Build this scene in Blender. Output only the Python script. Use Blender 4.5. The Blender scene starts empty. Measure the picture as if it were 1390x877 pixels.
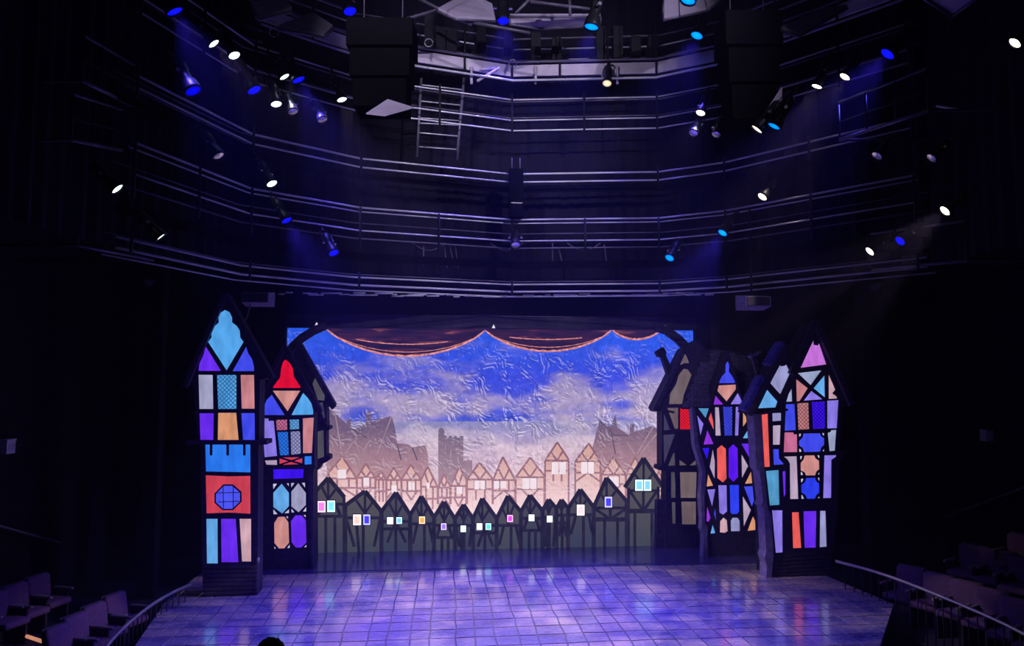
import bpy, bmesh, math, random
from mathutils import Vector, Matrix, Euler
from mathutils.geometry import tessellate_polygon
random.seed(7)
S = bpy.context.scene
COL = S.collection

# ------------------------------------------------------------------ camera
W, H, FPX = 1390, 877, 1000.0
CAM = Vector((-1.33, -20.5, 4.5))
YAW, PITCH = math.radians(5.4), math.atan(76.5 / 1000)
cam_d = bpy.data.cameras.new('camera')
cam = bpy.data.objects.new('camera', cam_d)
COL.objects.link(cam)
cam.location = CAM
cam.rotation_euler = (math.pi / 2 + PITCH, 0, -YAW)
cam_d.sensor_fit = 'HORIZONTAL'
cam_d.sensor_width = 36.0
cam_d.lens = 36.0 * FPX / W
cam_d.clip_end = 200
S.camera = cam

# ------------------------------------------------------------------ view, world
S.view_settings.view_transform = 'Standard'
S.view_settings.look = 'None'
S.view_settings.exposure = 0.0
S.view_settings.gamma = 1.0
S.view_settings.use_curve_mapping = False
world = bpy.data.worlds.new('dim house')
S.world = world
world.use_nodes = True
wb = world.node_tree.nodes['Background']
wb.inputs[0].default_value = (0.28, 0.22, 1.0, 1)
wb.inputs[1].default_value = 0.010

# ------------------------------------------------------------------ pixel rays
FW = Vector((math.sin(YAW) * math.cos(PITCH), math.cos(YAW) * math.cos(PITCH), math.sin(PITCH)))
RT = Vector((math.cos(YAW), -math.sin(YAW), 0))
UP = RT.cross(FW)
FH = Vector((math.sin(YAW), math.cos(YAW), 0))

def ray(px, py):
    return (FW * FPX + RT * (px - W / 2) + UP * (H / 2 - py)).normalized()
def hit(px, py, p, n):
    d = ray(px, py)
    return CAM + d * ((p - CAM).dot(n) / d.dot(n))
def on_z(px, py, z=0.0):
    return hit(px, py, Vector((0, 0, z)), Vector((0, 0, 1)))
def on_y(px, py, y):
    return hit(px, py, Vector((0, y, 0)), Vector((0, 1, 0)))
def at_d(px, py, d):
    r = ray(px, py)
    return CAM + r * (d / r.dot(FH))
def plan(lat, d, z=0.0):
    v = CAM + RT * lat + FH * d
    return Vector((v.x, v.y, z))

# ------------------------------------------------------------------ materials
def lin(c):
    return tuple(((v / 255) / 12.92 if v / 255 <= 0.04045 else ((v / 255 + 0.055) / 1.055) ** 2.4) for v in c) + (1.0,)
MATS = {}
def base_mat(name):
    m = bpy.data.materials.new(name)
    m.use_nodes = True
    return m, m.node_tree.nodes, m.node_tree.links
def N(nt, kind, **kw):
    n = nt.new(kind)
    for k, v in kw.items():
        setattr(n, k, v)
    return n
def matte(name, col, rough=0.8, metal=0.0, noise=0.25, scale=6.0, bump=0.0, spec=0.3):
    """painted / fabric / metal surface with mottled colour"""
    if name in MATS: return MATS[name]
    m, n, l = base_mat(name)
    b = n['Principled BSDF']
    tc = N(n, 'ShaderNodeTexCoord')
    nz = N(n, 'ShaderNodeTexNoise'); nz.inputs['Scale'].default_value = scale; nz.inputs['Detail'].default_value = 5
    l.new(tc.outputs['Object'], nz.inputs['Vector'])
    r = N(n, 'ShaderNodeValToRGB')
    r.color_ramp.elements[0].position = 0.3; r.color_ramp.elements[1].position = 0.72
    r.color_ramp.elements[0].color = tuple(v * (1 - noise) for v in col[:3]) + (1,)
    r.color_ramp.elements[1].color = tuple(min(1, v * (1 + noise)) for v in col[:3]) + (1,)
    l.new(nz.outputs['Fac'], r.inputs['Fac']); l.new(r.outputs['Color'], b.inputs['Base Color'])
    b.inputs['Roughness'].default_value = rough; b.inputs['Metallic'].default_value = metal
    b.inputs['Specular IOR Level'].default_value = spec
    if bump:
        bp = N(n, 'ShaderNodeBump'); bp.inputs['Strength'].default_value = bump
        l.new(nz.outputs['Fac'], bp.inputs['Height']); l.new(bp.outputs['Normal'], b.inputs['Normal'])
    MATS[name] = m
    return m

def glow(rgb, strength=1.0, var=0.22, scale=3.0, lattice=None, key=None):
    """translucent coloured gel or muslin lit from behind; also the stand-in glow of the ground row timbers"""
    k = ('glow', tuple(rgb), strength, var, scale, lattice)
    if k in MATS: return MATS[k]
    m, n, l = base_mat('backlit_%d_%d_%d' % tuple(rgb))
    n.remove(n['Principled BSDF'])
    e = N(n, 'ShaderNodeEmission'); out = n['Material Output']
    tc = N(n, 'ShaderNodeTexCoord')
    nz = N(n, 'ShaderNodeTexNoise'); nz.inputs['Scale'].default_value = scale; nz.inputs['Detail'].default_value = 6
    mp = N(n, 'ShaderNodeMapping'); mp.inputs['Scale'].default_value = (1.6, 1, .6)
    l.new(tc.outputs['Object'], mp.inputs['Vector']); l.new(mp.outputs['Vector'], nz.inputs['Vector'])
    c = lin(rgb)
    r = N(n, 'ShaderNodeValToRGB')
    r.color_ramp.elements[0].position = 0.32; r.color_ramp.elements[1].position = 0.7
    r.color_ramp.elements[0].color = tuple(v * (1 - var) for v in c[:3]) + (1,)
    r.color_ramp.elements[1].color = tuple(min(1.0, v * (1 + var) + .02 * var) for v in c[:3]) + (1,)
    l.new(nz.outputs['Fac'], r.inputs['Fac'])
    last = r.outputs['Color']
    if lattice:
        sp = N(n, 'ShaderNodeSeparateXYZ'); l.new(tc.outputs['Object'], sp.inputs[0])
        vals = []
        for sgn in (1, -1):
            a = N(n, 'ShaderNodeMath', operation='MULTIPLY_ADD')
            l.new(sp.outputs['Z'], a.inputs[0]); a.inputs[1].default_value = sgn; l.new(sp.outputs['X'], a.inputs[2])
            f = N(n, 'ShaderNodeMath', operation='PINGPONG'); l.new(a.outputs[0], f.inputs[0]); f.inputs[1].default_value = lattice
            g = N(n, 'ShaderNodeMath', operation='GREATER_THAN'); l.new(f.outputs[0], g.inputs[0]); g.inputs[1].default_value = lattice * .30
            vals.append(g)
        mu = N(n, 'ShaderNodeMath', operation='MULTIPLY'); l.new(vals[0].outputs[0], mu.inputs[0]); l.new(vals[1].outputs[0], mu.inputs[1])
        mx = N(n, 'ShaderNodeMix', data_type='RGBA'); l.new(mu.outputs[0], mx.inputs['Factor'])
        mx.inputs['A'].default_value = tuple(v * .36 for v in c[:3]) + (1,)
        l.new(last, mx.inputs['B']); last = mx.outputs['Result']
    l.new(last, e.inputs['Color']); e.inputs['Strength'].default_value = strength
    l.new(e.outputs[0], out.inputs['Surface'])
    MATS[k] = m
    return m

M_wood = matte('dark_painted_timber', (0.075, 0.058, 0.115), .75, noise=.4, scale=9)
M_body = matte('black_scenic_board', (0.032, 0.026, 0.055), .85, noise=.3)
M_wall = matte('black_house_wall', (0.012, 0.011, 0.016), .9, noise=.3, scale=2)
M_drape = matte('black_drape', (0.006, 0.005, 0.014), .95, noise=.3, scale=1.5)
M_header = matte('purple_black_header', (0.06, 0.05, 0.085), .8, noise=.3, scale=3)
M_pipe = matte('grey_steel_pipe', (0.92, 0.88, 0.95), .3, metal=.25, noise=.35, scale=1.3)
M_dpipe = matte('dull_steel_pipe', (0.20, 0.18, 0.24), .45, metal=.4, noise=.4, scale=1.5)
M_post = matte('black_steel', (0.012, 0.012, 0.016), .6, noise=.2)
M_fascia = matte('pale_grey_fascia', (0.80, 0.72, 0.80), .6, noise=.2, scale=2)
M_panel = matte('pale_acoustic_panel', (0.5, 0.44, 0.56), .8, noise=.15, scale=2)
M_pitch = matte('pitch_black_grille', (0.004, 0.004, 0.005), .95, noise=.1, spec=.05)
M_black = matte('fixture_black', (0.014, 0.014, 0.018), .42, noise=.2)
M_chrome = matte('worn_chrome', (0.75, 0.73, 0.8), .2, metal=1., noise=.1)
M_seat = matte('plum_seat_fabric', (0.15, 0.075, 0.18), .9, noise=.25, scale=25, bump=.2)
M_seatdark = matte('dark_seat_shell', (0.03, 0.025, 0.04), .5)
M_arm = matte('armrest_wood', (0.25, 0.2, 0.24), .4)
M_rail = matte('brushed_handrail', (0.5, 0.47, 0.55), .3, metal=.7, noise=.15)
M_white = matte('white_plastic', (0.88, 0.88, 0.9), .5, noise=.05)
M_tier = matte('dark_carpet', (0.035, 0.03, 0.045), .95, noise=.3, scale=12)
M_shingle = matte('painted_shingle', (0.30, 0.25, 0.5), .7, noise=.5, scale=14)
M_bluelit_shingle = matte('shingle_with_blue_light', (0.14, 0.12, 0.75), .6, noise=.6, scale=20)  # blue lamp light on the roof edge put into the shingle colour
M_lside = matte('lavender_lit_side', (0.30, 0.25, 0.42), .7, noise=.35, scale=7)  # light catching the side edges put into the base colour as lavender

# ------------------------------------------------------------------ mesh helpers
def mesh_obj(name, verts, faces, mat, parent=None, smooth=False):
    me = bpy.data.meshes.new(name)
    me.from_pydata([tuple(v) for v in verts], [], faces)
    me.update()
    if smooth:
        for p in me.polygons: p.use_smooth = True
    if mat: me.materials.append(mat)
    o = bpy.data.objects.new(name, me)
    COL.objects.link(o)
    if parent is not None: o.parent = parent
    return o
def tag(o, label=None, cat=None, group=None, kind=None):
    if label: o['label'] = label
    if cat: o['category'] = cat
    if group: o['group'] = group
    if kind: o['kind'] = kind
    return o
def empty(name, loc=(0, 0, 0), label=None, cat=None, group=None):
    """thing: Empty at the base; parts are given in world coordinates"""
    o = bpy.data.objects.new(name, None)
    COL.objects.link(o)
    o.location = loc
    o.empty_display_size = .1
    return tag(o, label, cat, group)
def rel(o):
    """world-coordinate part under a moved Empty"""
    if o.parent is not None:
        par, off = o.parent, Vector((0, 0, 0))
        while par is not None:
            off += par.location; par = par.parent
        for v in o.data.vertices: v.co -= off
    return o

def prism_y(name, pts, y0, y1, mat, parent=None, holes=()):
    """polygon in (x,z) extruded from y0 (front) to y1 (back)"""
    loops = [[Vector((p[0], p[1], 0)) for p in pts]] + [[Vector((p[0], p[1], 0)) for p in h] for h in holes]
    flat = [v for lp in loops for v in lp]
    n = len(flat)
    tris = tessellate_polygon(loops)
    verts = [(v.x, y0, v.y) for v in flat] + [(v.x, y1, v.y) for v in flat]
    faces = []
    for t in tris:
        a, b, c = t
        ar = (flat[b].x - flat[a].x) * (flat[c].y - flat[a].y) - (flat[b].y - flat[a].y) * (flat[c].x - flat[a].x)
        if abs(ar) < 1e-12: continue
        if ar < 0: a, b, c = a, c, b
        faces.append((a, b, c)); faces.append((n + a, n + c, n + b))
    k = 0
    for li, lp in enumerate(loops):
        m = len(lp)
        for i in range(m):
            i2 = (i + 1) % m
            faces.append((k + i, k + i2, n + k + i2, n + k + i))
        k += m
    o = mesh_obj(name, verts, faces, mat, parent)
    bm = bmesh.new(); bm.from_mesh(o.data)
    bmesh.ops.recalc_face_normals(bm, faces=bm.faces); bm.to_mesh(o.data); bm.free()
    return rel(o)

def box_mesh(lo, hi):
    x0, y0, z0 = lo; x1, y1, z1 = hi
    v = [(x0,y0,z0),(x1,y0,z0),(x1,y1,z0),(x0,y1,z0),(x0,y0,z1),(x1,y0,z1),(x1,y1,z1),(x0,y1,z1)]
    f = [(0,3,2,1),(4,5,6,7),(0,1,5,4),(1,2,6,5),(2,3,7,6),(3,0,4,7)]
    return v, f
def box(name, lo, hi, mat, parent=None, bevel=0, seg=2):
    v, f = box_mesh(lo, hi)
    o = mesh_obj(name, v, f, mat, parent)
    if bevel:
        bm = bmesh.new(); bm.from_mesh(o.data)
        bmesh.ops.bevel(bm, geom=bm.edges[:], offset=bevel, segments=seg, affect='EDGES', profile=.6)
        bm.to_mesh(o.data); bm.free()
        for p in o.data.polygons: p.use_smooth = True
    return rel(o)

def tube_data(pts, r, seg=6, closed=False):
    pts = [Vector(p) for p in pts]
    verts, faces = [], []
    m = len(pts)
    for i, p in enumerate(pts):
        a = pts[max(i - 1, 0)]; b = pts[min(i + 1, m - 1)]
        d = (b - a).normalized()
        ref = Vector((0, 0, 1)) if abs(d.z) < .9 else Vector((1, 0, 0))
        s = d.cross(ref).normalized(); u = s.cross(d)
        rr = r[i] if isinstance(r, (list, tuple)) else r
        for k in range(seg):
            an = 2 * math.pi * k / seg
            verts.append(p + s * (rr * math.cos(an)) + u * (rr * math.sin(an)))
    for i in range(m - 1):
        for k in range(seg):
            k2 = (k + 1) % seg
            faces.append((i * seg + k, i * seg + k2, (i + 1) * seg + k2, (i + 1) * seg + k))
    faces.append(tuple(range(seg - 1, -1, -1)))
    faces.append(tuple((m - 1) * seg + k for k in range(seg)))
    return verts, faces
def tube(name, pts, r, mat, parent=None, seg=6):
    v, f = tube_data(pts, r, seg)
    o = rel(mesh_obj(name, v, f, mat, parent, smooth=True))
    bm = bmesh.new(); bm.from_mesh(o.data)
    bmesh.ops.recalc_face_normals(bm, faces=bm.faces); bm.to_mesh(o.data); bm.free()
    return o
def lathe_data(prof, seg=16, z_flip=False):
    """profile of (radius, z) about local Z"""
    verts, faces = [], []
    for (r, z) in prof:
        for k in range(seg):
            a = 2 * math.pi * k / seg
            verts.append((r * math.cos(a), r * math.sin(a), z))
    for i in range(len(prof) - 1):
        for k in range(seg):
            k2 = (k + 1) % seg
            faces.append((i * seg + k, i * seg + k2, (i + 1) * seg + k2, (i + 1) * seg + k))
    return verts, faces
def bar_poly(p, q, w):
    """quad (x,z) strip between two points"""
    p, q = Vector(p), Vector(q)
    d = (q - p).normalized(); s = Vector((-d.y, d.x)) * (w / 2)
    return [tuple(p + s), tuple(q + s), tuple(q - s), tuple(p - s)]
def copy_tree(o, parent=None):
    c = o.copy(); COL.objects.link(c)
    c.parent = parent
    for ch in list(o.children):
        if ch.type != 'LIGHT': copy_tree(ch, c)
    return c

class Plane:
    """facade plane y = const, pixel outlines cast onto it"""
    def __init__(self, y): self.y = y
    def p(self, px, py):
        v = on_y(px, py, self.y); return (v.x, v.z)
    def poly(self, pts, org=None, s=1.0, floor=False):
        out = []
        for (u, v) in pts:
            q = self.p(org[0] + u / s, org[1] + v / s) if org else self.p(u, v)
            out.append((q[0], max(q[1], 0.0)))
        return out

# ================================================================== SETTING
# ---- stage floor, tiles
STAGE = [on_z(1140, 790), on_z(1213, 820), on_z(1190, 877), plan(4.6, 10.2), plan(-4.6, 10.2), on_z(183, 877), on_z(262, 815)]
stage_poly = [(6.9, 1.2)] + [(7.0, STAGE[0].y)] + [(p.x, p.y) for p in STAGE[1:]] + [(-6.9, STAGE[6].y), (-6.9, 1.2)]
# make convex order: clockwise from back right
def poly_prism_z(name, pts, z0, z1, mat, parent=None):
    n = len(pts)
    v = [(p[0], p[1], z1) for p in pts] + [(p[0], p[1], z0) for p in pts]
    f = [tuple(range(n)), tuple(range(2 * n - 1, n - 1, -1))] + [(i, n + i, n + (i + 1) % n, (i + 1) % n) for i in range(n)]
    o = mesh_obj(name, v, f, mat, parent)
    bm = bmesh.new(); bm.from_mesh(o.data)
    bmesh.ops.recalc_face_normals(bm, faces=bm.faces); bm.to_mesh(o.data); bm.free()
    return rel(o)
M_joint = matte('floor_joint_paint', (0.10, 0.085, 0.26), .2, noise=.3, scale=3, spec=.6)
M_joint.node_tree.nodes['Principled BSDF'].inputs['Coat Weight'].default_value = .7
M_joint.node_tree.nodes['Principled BSDF'].inputs['Coat Roughness'].default_value = .10
floor = poly_prism_z('floor', stage_poly, -.55, -.012, M_joint)
tag(floor, 'glossy stage deck painted as flagstones', kind='structure')

def floor_mat():
    m, n, l = base_mat('painted_flagstone')
    b = n['Principled BSDF']
    geo = N(n, 'ShaderNodeNewGeometry'); oi = N(n, 'ShaderNodeObjectInfo')
    mp = N(n, 'ShaderNodeMapping'); mp.inputs['Scale'].default_value = (.55, 1.5, 1)
    l.new(geo.outputs['Position'], mp.inputs['Vector'])
    nz = N(n, 'ShaderNodeTexNoise'); nz.inputs['Scale'].default_value = 1.5; nz.inputs['Detail'].default_value = 7
    l.new(mp.outputs['Vector'], nz.inputs['Vector'])
    nz2 = N(n, 'ShaderNodeTexNoise'); nz2.inputs['Scale'].default_value = 14; nz2.inputs['Detail'].default_value = 4
    l.new(mp.outputs['Vector'], nz2.inputs['Vector'])
    a = N(n, 'ShaderNodeMath', operation='MULTIPLY_ADD'); l.new(nz2.outputs['Fac'], a.inputs[0]); a.inputs[1].default_value = .35; l.new(nz.outputs['Fac'], a.inputs[2])
    rv = N(n, 'ShaderNodeMath', operation='MULTIPLY_ADD'); l.new(oi.outputs['Random'], rv.inputs[0]); rv.inputs[1].default_value = .16; l.new(a.outputs[0], rv.inputs[2])
    r = N(n, 'ShaderNodeValToRGB'); els = r.color_ramp.elements
    els[0].position = .50; els[0].color = (.10, .09, .30, 1)
    els[1].position = .92; els[1].color = (.70, .55, .50, 1)
    e = els.new(.68); e.color = (.32, .28, .48, 1)
    l.new(rv.outputs[0], r.inputs['Fac'])
    # painted lozenges: pale outline, deep blue field
    sp = N(n, 'ShaderNodeSeparateXYZ'); l.new(geo.outputs['Position'], sp.inputs[0])
    last = r.outputs['Color']
    for (cx, cy, ax, ay) in LOZ:
        ds = []
        for (o_, c_, a_) in (('X', cx, ax), ('Y', cy, ay)):
            s = N(n, 'ShaderNodeMath', operation='SUBTRACT'); l.new(sp.outputs[o_], s.inputs[0]); s.inputs[1].default_value = c_
            ab = N(n, 'ShaderNodeMath', operation='ABSOLUTE'); l.new(s.outputs[0], ab.inputs[0])
            dv = N(n, 'ShaderNodeMath', operation='DIVIDE'); l.new(ab.outputs[0], dv.inputs[0]); dv.inputs[1].default_value = a_
            ds.append(dv)
        sm = N(n, 'ShaderNodeMath', operation='ADD'); l.new(ds[0].outputs[0], sm.inputs[0]); l.new(ds[1].outputs[0], sm.inputs[1])
        lt = N(n, 'ShaderNodeMath', operation='LESS_THAN'); l.new(sm.outputs[0], lt.inputs[0]); lt.inputs[1].default_value = 1.0
        mm = N(n, 'ShaderNodeMath', operation='MULTIPLY'); l.new(lt.outputs[0], mm.inputs[0]); mm.inputs[1].default_value = .7
        mx = N(n, 'ShaderNodeMix', data_type='RGBA'); l.new(mm.outputs[0], mx.inputs['Factor']); l.new(last, mx.inputs['A']); mx.inputs['B'].default_value = (.16, .14, .42, 1)
        cp = N(n, 'ShaderNodeMath', operation='COMPARE'); l.new(sm.outputs[0], cp.inputs[0]); cp.inputs[1].default_value = 1.0; cp.inputs[2].default_value = .045
        m3 = N(n, 'ShaderNodeMath', operation='MULTIPLY'); l.new(cp.outputs[0], m3.inputs[0]); m3.inputs[1].default_value = .75
        mx2 = N(n, 'ShaderNodeMix', data_type='RGBA'); l.new(m3.outputs[0], mx2.inputs['Factor']); l.new(mx.outputs['Result'], mx2.inputs['A']); mx2.inputs['B'].default_value = (.5, .42, .55, 1)
        last = mx2.outputs['Result']
    l.new(last, b.inputs['Base Color'])
    rr = N(n, 'ShaderNodeMapRange'); l.new(nz2.outputs['Fac'], rr.inputs[0])
    rr.inputs['To Min'].default_value = .16; rr.inputs['To Max'].default_value = .36
    l.new(rr.outputs[0], b.inputs['Roughness'])
    b.inputs['Specular IOR Level'].default_value = .55
    b.inputs['Coat Weight'].default_value = .9; b.inputs['Coat Roughness'].default_value = .12
    return m
def loz(px, py, w, h):
    c = on_z(px, py); e = on_z(px + w / 2, py); f = on_z(px, py + h / 2)
    return (c.x, c.y, (e - c).length, (f - c).length)
LOZ = [loz(547, 849, 122, 34), loz(968, 829, 106, 30), loz(946, 792, 54, 14), loz(690, 788, 120, 14)]
M_flag = floor_mat()

def clip_poly(poly, clip):
    out = poly
    n = len(clip)
    area = sum(clip[i][0] * clip[(i + 1) % n][1] - clip[(i + 1) % n][0] * clip[i][1] for i in range(n))
    sg = 1 if area > 0 else -1
    for i in range(n):
        a, b = clip[i], clip[(i + 1) % n]
        def side(p): return sg * ((b[0] - a[0]) * (p[1] - a[1]) - (b[1] - a[1]) * (p[0] - a[0]))
        new = []
        for j in range(len(out)):
            p, q = out[j], out[(j + 1) % len(out)]
            sp_, sq = side(p), side(q)
            if sp_ >= 0: new.append(p)
            if (sp_ > 0 > sq) or (sp_ < 0 < sq):
                t = sp_ / (sp_ - sq)
                new.append((p[0] + t * (q[0] - p[0]), p[1] + t * (q[1] - p[1])))
        out = new
        if len(out) < 3: return []
    return out
# the convex hull of the deck, shrunk a little, clips the border stones
def hull(pts):
    pts = sorted(set(pts))
    def half(ps):
        h = []
        for p in ps:
            while len(h) > 1 and (h[-1][0]-h[-2][0])*(p[1]-h[-2][1]) - (h[-1][1]-h[-2][1])*(p[0]-h[-2][0]) <= 0: h.pop()
            h.append(p)
        return h[:-1]
    return half(pts) + half(pts[::-1])
HULL = hull(stage_poly)
cells = []
TX = [-7.6]
while TX[-1] < 7.6: TX.append(TX[-1] + random.choice((.34, .40, .40, .46)))
TYS = [-10.6]
while TYS[-1] < -2.75: TYS.append(TYS[-1] + random.choice((.40, .46, .52)))
GV = [[(x + random.uniform(-.016, .016) + .02 * math.sin(.9 * y_ + x), y_ + random.uniform(-.018, .018) + .03 * math.sin(.8 * x)) for y_ in TYS] for x in TX]
def shrink(c, g):
    cx = sum(p[0] for p in c) / 4; cy = sum(p[1] for p in c) / 4
    return [(p[0] + (g if p[0] < cx else -g), p[1] + (g if p[1] < cy else -g)) for p in c]
for i in range(len(TX) - 1):
    for j in range(len(TYS) - 1):
        cell = shrink([GV[i][j], GV[i + 1][j], GV[i + 1][j + 1], GV[i][j + 1]], .015)
        c = clip_poly(cell, HULL)
        if len(c) >= 3:
            cx = sum(p[0] for p in c) / len(c); cy = sum(p[1] for p in c) / len(c)
            cells.append((c, cx, cy))
def in_view(cx, cy):
    v = Vector((cx, cy, 0)) - CAM
    d = v.dot(FW)
    px, py = W / 2 + FPX * v.dot(RT) / d, H / 2 - FPX * v.dot(UP) / d
    return -20 < px < W + 20 and py < H + 6, d
vis, rest = [], []
for c, cx, cy in cells:
    ok, d = in_view(cx, cy)
    (vis if ok else rest).append((d, c, cx, cy))
vis.sort(key=lambda t: t[0])
rest += vis[300:]; vis = vis[:300]
for d, c, cx, cy in vis:
    zt = random.uniform(-.0015, .0015)
    n = len(c)
    v = [(p[0] - cx, p[1] - cy, zt) for p in c] + [(p[0] - cx, p[1] - cy, -.011) for p in c]
    f = [tuple(range(n))] + [(i, n + i, n + (i + 1) % n, (i + 1) % n) for i in range(n)]
    o = mesh_obj('flagstone', v, f, M_flag, floor)
    o.location = (cx, cy, 0)
v, f = [], []
for d, c, cx, cy in rest:
    k = len(v); n = len(c)
    v += [(p[0], p[1], 0) for p in c] + [(p[0], p[1], -.011) for p in c]
    f += [tuple(k + i for i in range(n))] + [(k + i, k + n + i, k + n + (i + 1) % n, k + (i + 1) % n) for i in range(n)]
tag(mesh_obj('flagstones', v, f, M_flag, floor), kind='stuff')

poly_prism_z('back_deck', [(-6.88, -2.45), (6.88, -2.45), (6.88, 1.19), (-6.88, 1.19)], -.0115, -.0006, M_joint, floor)

# ---- house floor, walls, ceiling
hf = box('floor_auditorium', (-16, -26, -.75), (16, 2.2, -.56), M_tier); tag(hf, kind='structure')
def wall_lat(name, lat, d0, d1, z0, z1, t):
    a, b = plan(lat, d0), plan(lat, d1)
    n = RT * t
    v = [a, b, b + n, a + n]
    vv = [(p.x, p.y, z0) for p in v] + [(p.x, p.y, z1) for p in v]
    o = mesh_obj(name, vv, [(0,1,2,3),(4,5,6,7),(0,1,5,4),(1,2,6,5),(2,3,7,6),(3,0,4,7)], M_wall)
    return tag(o, kind='structure')
wall_lat('wall_left', -10.3, 1, 21.5, -.6, 17, -.3)
wall_lat('wall_right', 12.4, 1, 21.5, -.6, 17, .3)
tag(box('ceiling', (-16, -26, 17), (16, 2.2, 17.3), M_wall), kind='structure')
tag(box('wall_back', (-14, 1.6, -.6), (14, 1.9, 17), M_wall), kind='structure')

# ---- catwalk plan (lateral, distance): an irregular ring round the thrust
RING = [(-6.9, 8.5), (-6.3, 12.0), (-5.4, 15.0), (-3.5, 16.7), (0, 18.0), (3.6, 17.8), (5.0, 17.0), (7.8, 14.0), (8.5, 10.5)]
def ring_pts(off=0.0, z=0.0, lo=0, hi=None):
    out = []
    pts = RING[lo:hi]
    for (a, d) in pts:
        # push outwards from the ring's middle
        v = Vector((a - .7, d - 9.5)); L = v.length
        v = v * ((L + off) / L)
        out.append(plan(v.x + .7, v.y + 9.5, z))
    return out
def ring_hit(px, py, off=0.0):
    P = ring_pts(off)
    best = None
    for a, b in zip(P, P[1:]):
        t = b - a; n = Vector((-t.y, t.x, 0))
        r = ray(px, py)
        if abs(r.dot(n)) < 1e-6: continue
        s = (a - CAM).dot(n) / r.dot(n)
        if s <= 0: continue
        q = CAM + r * s
        u = (q - a).dot(t) / t.length_squared
        if -.001 <= u <= 1.001 and (best is None or s > best[0]): best = (s, q)
    return best[1] if best else at_d(px, py, 12.0)
def ring_z(py):
    return ring_hit(690, py).z

# ---- black drape wall behind the catwalks (over the stage opening)
def drape_wall():
    P = ring_pts(1.15)
    line = []
    for a, b in zip(P, P[1:]):
        L = (b - a).length; k = int(L / .16)
        t = (b - a).normalized(); n = Vector((-t.y, t.x, 0))
        for i in range(k):
            line.append(a + t * (L * i / k) + n * (.045 if i % 2 else -.045) * (1.6 if i % 9 == 0 else .6))
    v = [(p.x, p.y, 6.9) for p in line] + [(p.x, p.y, 16.9) for p in line]
    m = len(line)
    f = [(i, i + 1, m + i + 1, m + i) for i in range(m - 1)]
    o = mesh_obj('wall_drape', v, f, M_drape)
    sd = o.modifiers.new('thick', 'SOLIDIFY'); sd.thickness = .02
    return tag(o, kind='structure')
drape_wall()

# ---- masking flats and portal around the painted drop
DY = 0.0
PD = Plane(DY - .12)
x0 = PD.p(390, 445)[0]; x1 = PD.p(941, 449)[0]
z_open = PD.p(665, 447)[1]
tag(box('wall_masking_left', (-13.5, -.30, -.01), (x0, -.10, 9), M_wall), kind='structure')
tag(box('wall_masking_right', (x1, -.30, -.01), (13.5, -.10, 9), M_wall), kind='structure')
ph = empty('portal_header', (0, -.3, z_open), 'dark purple header beam above the painted sky drop', 'beam')
za = PD.p(665, 430)[1]; zb = PD.p(665, 404)[1]
box('lower_beam', (x0 + .002, -.36, z_open), (x1 - .002, -.12, za), M_header, ph)
box('upper_border', (x0 + .002, -.28, za), (x1 - .002, -.12, zb + .5), M_drape, ph)
tube('beam_lip', [(x0 + .01, -.37, za), (x1 - .01, -.37, za)], .012, M_dpipe, ph)
for px, py in ((430, 440), (670, 443), (903, 444)):
    q = on_y(px, py, -.36)
    o = mesh_obj('eyelet_light', [(q.x - .045, -.39, q.z - .05), (q.x + .045, -.39, q.z - .05), (q.x, -.39, q.z + .05), (q.x - .045, -.36, q.z - .05), (q.x + .045, -.36, q.z - .05), (q.x, -.36, q.z + .05)],
             [(0,1,2),(3,5,4),(0,3,4,1),(1,4,5,2),(2,5,3,0)], glow((235, 230, 255), 1, .05), ph); rel(o)

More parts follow.
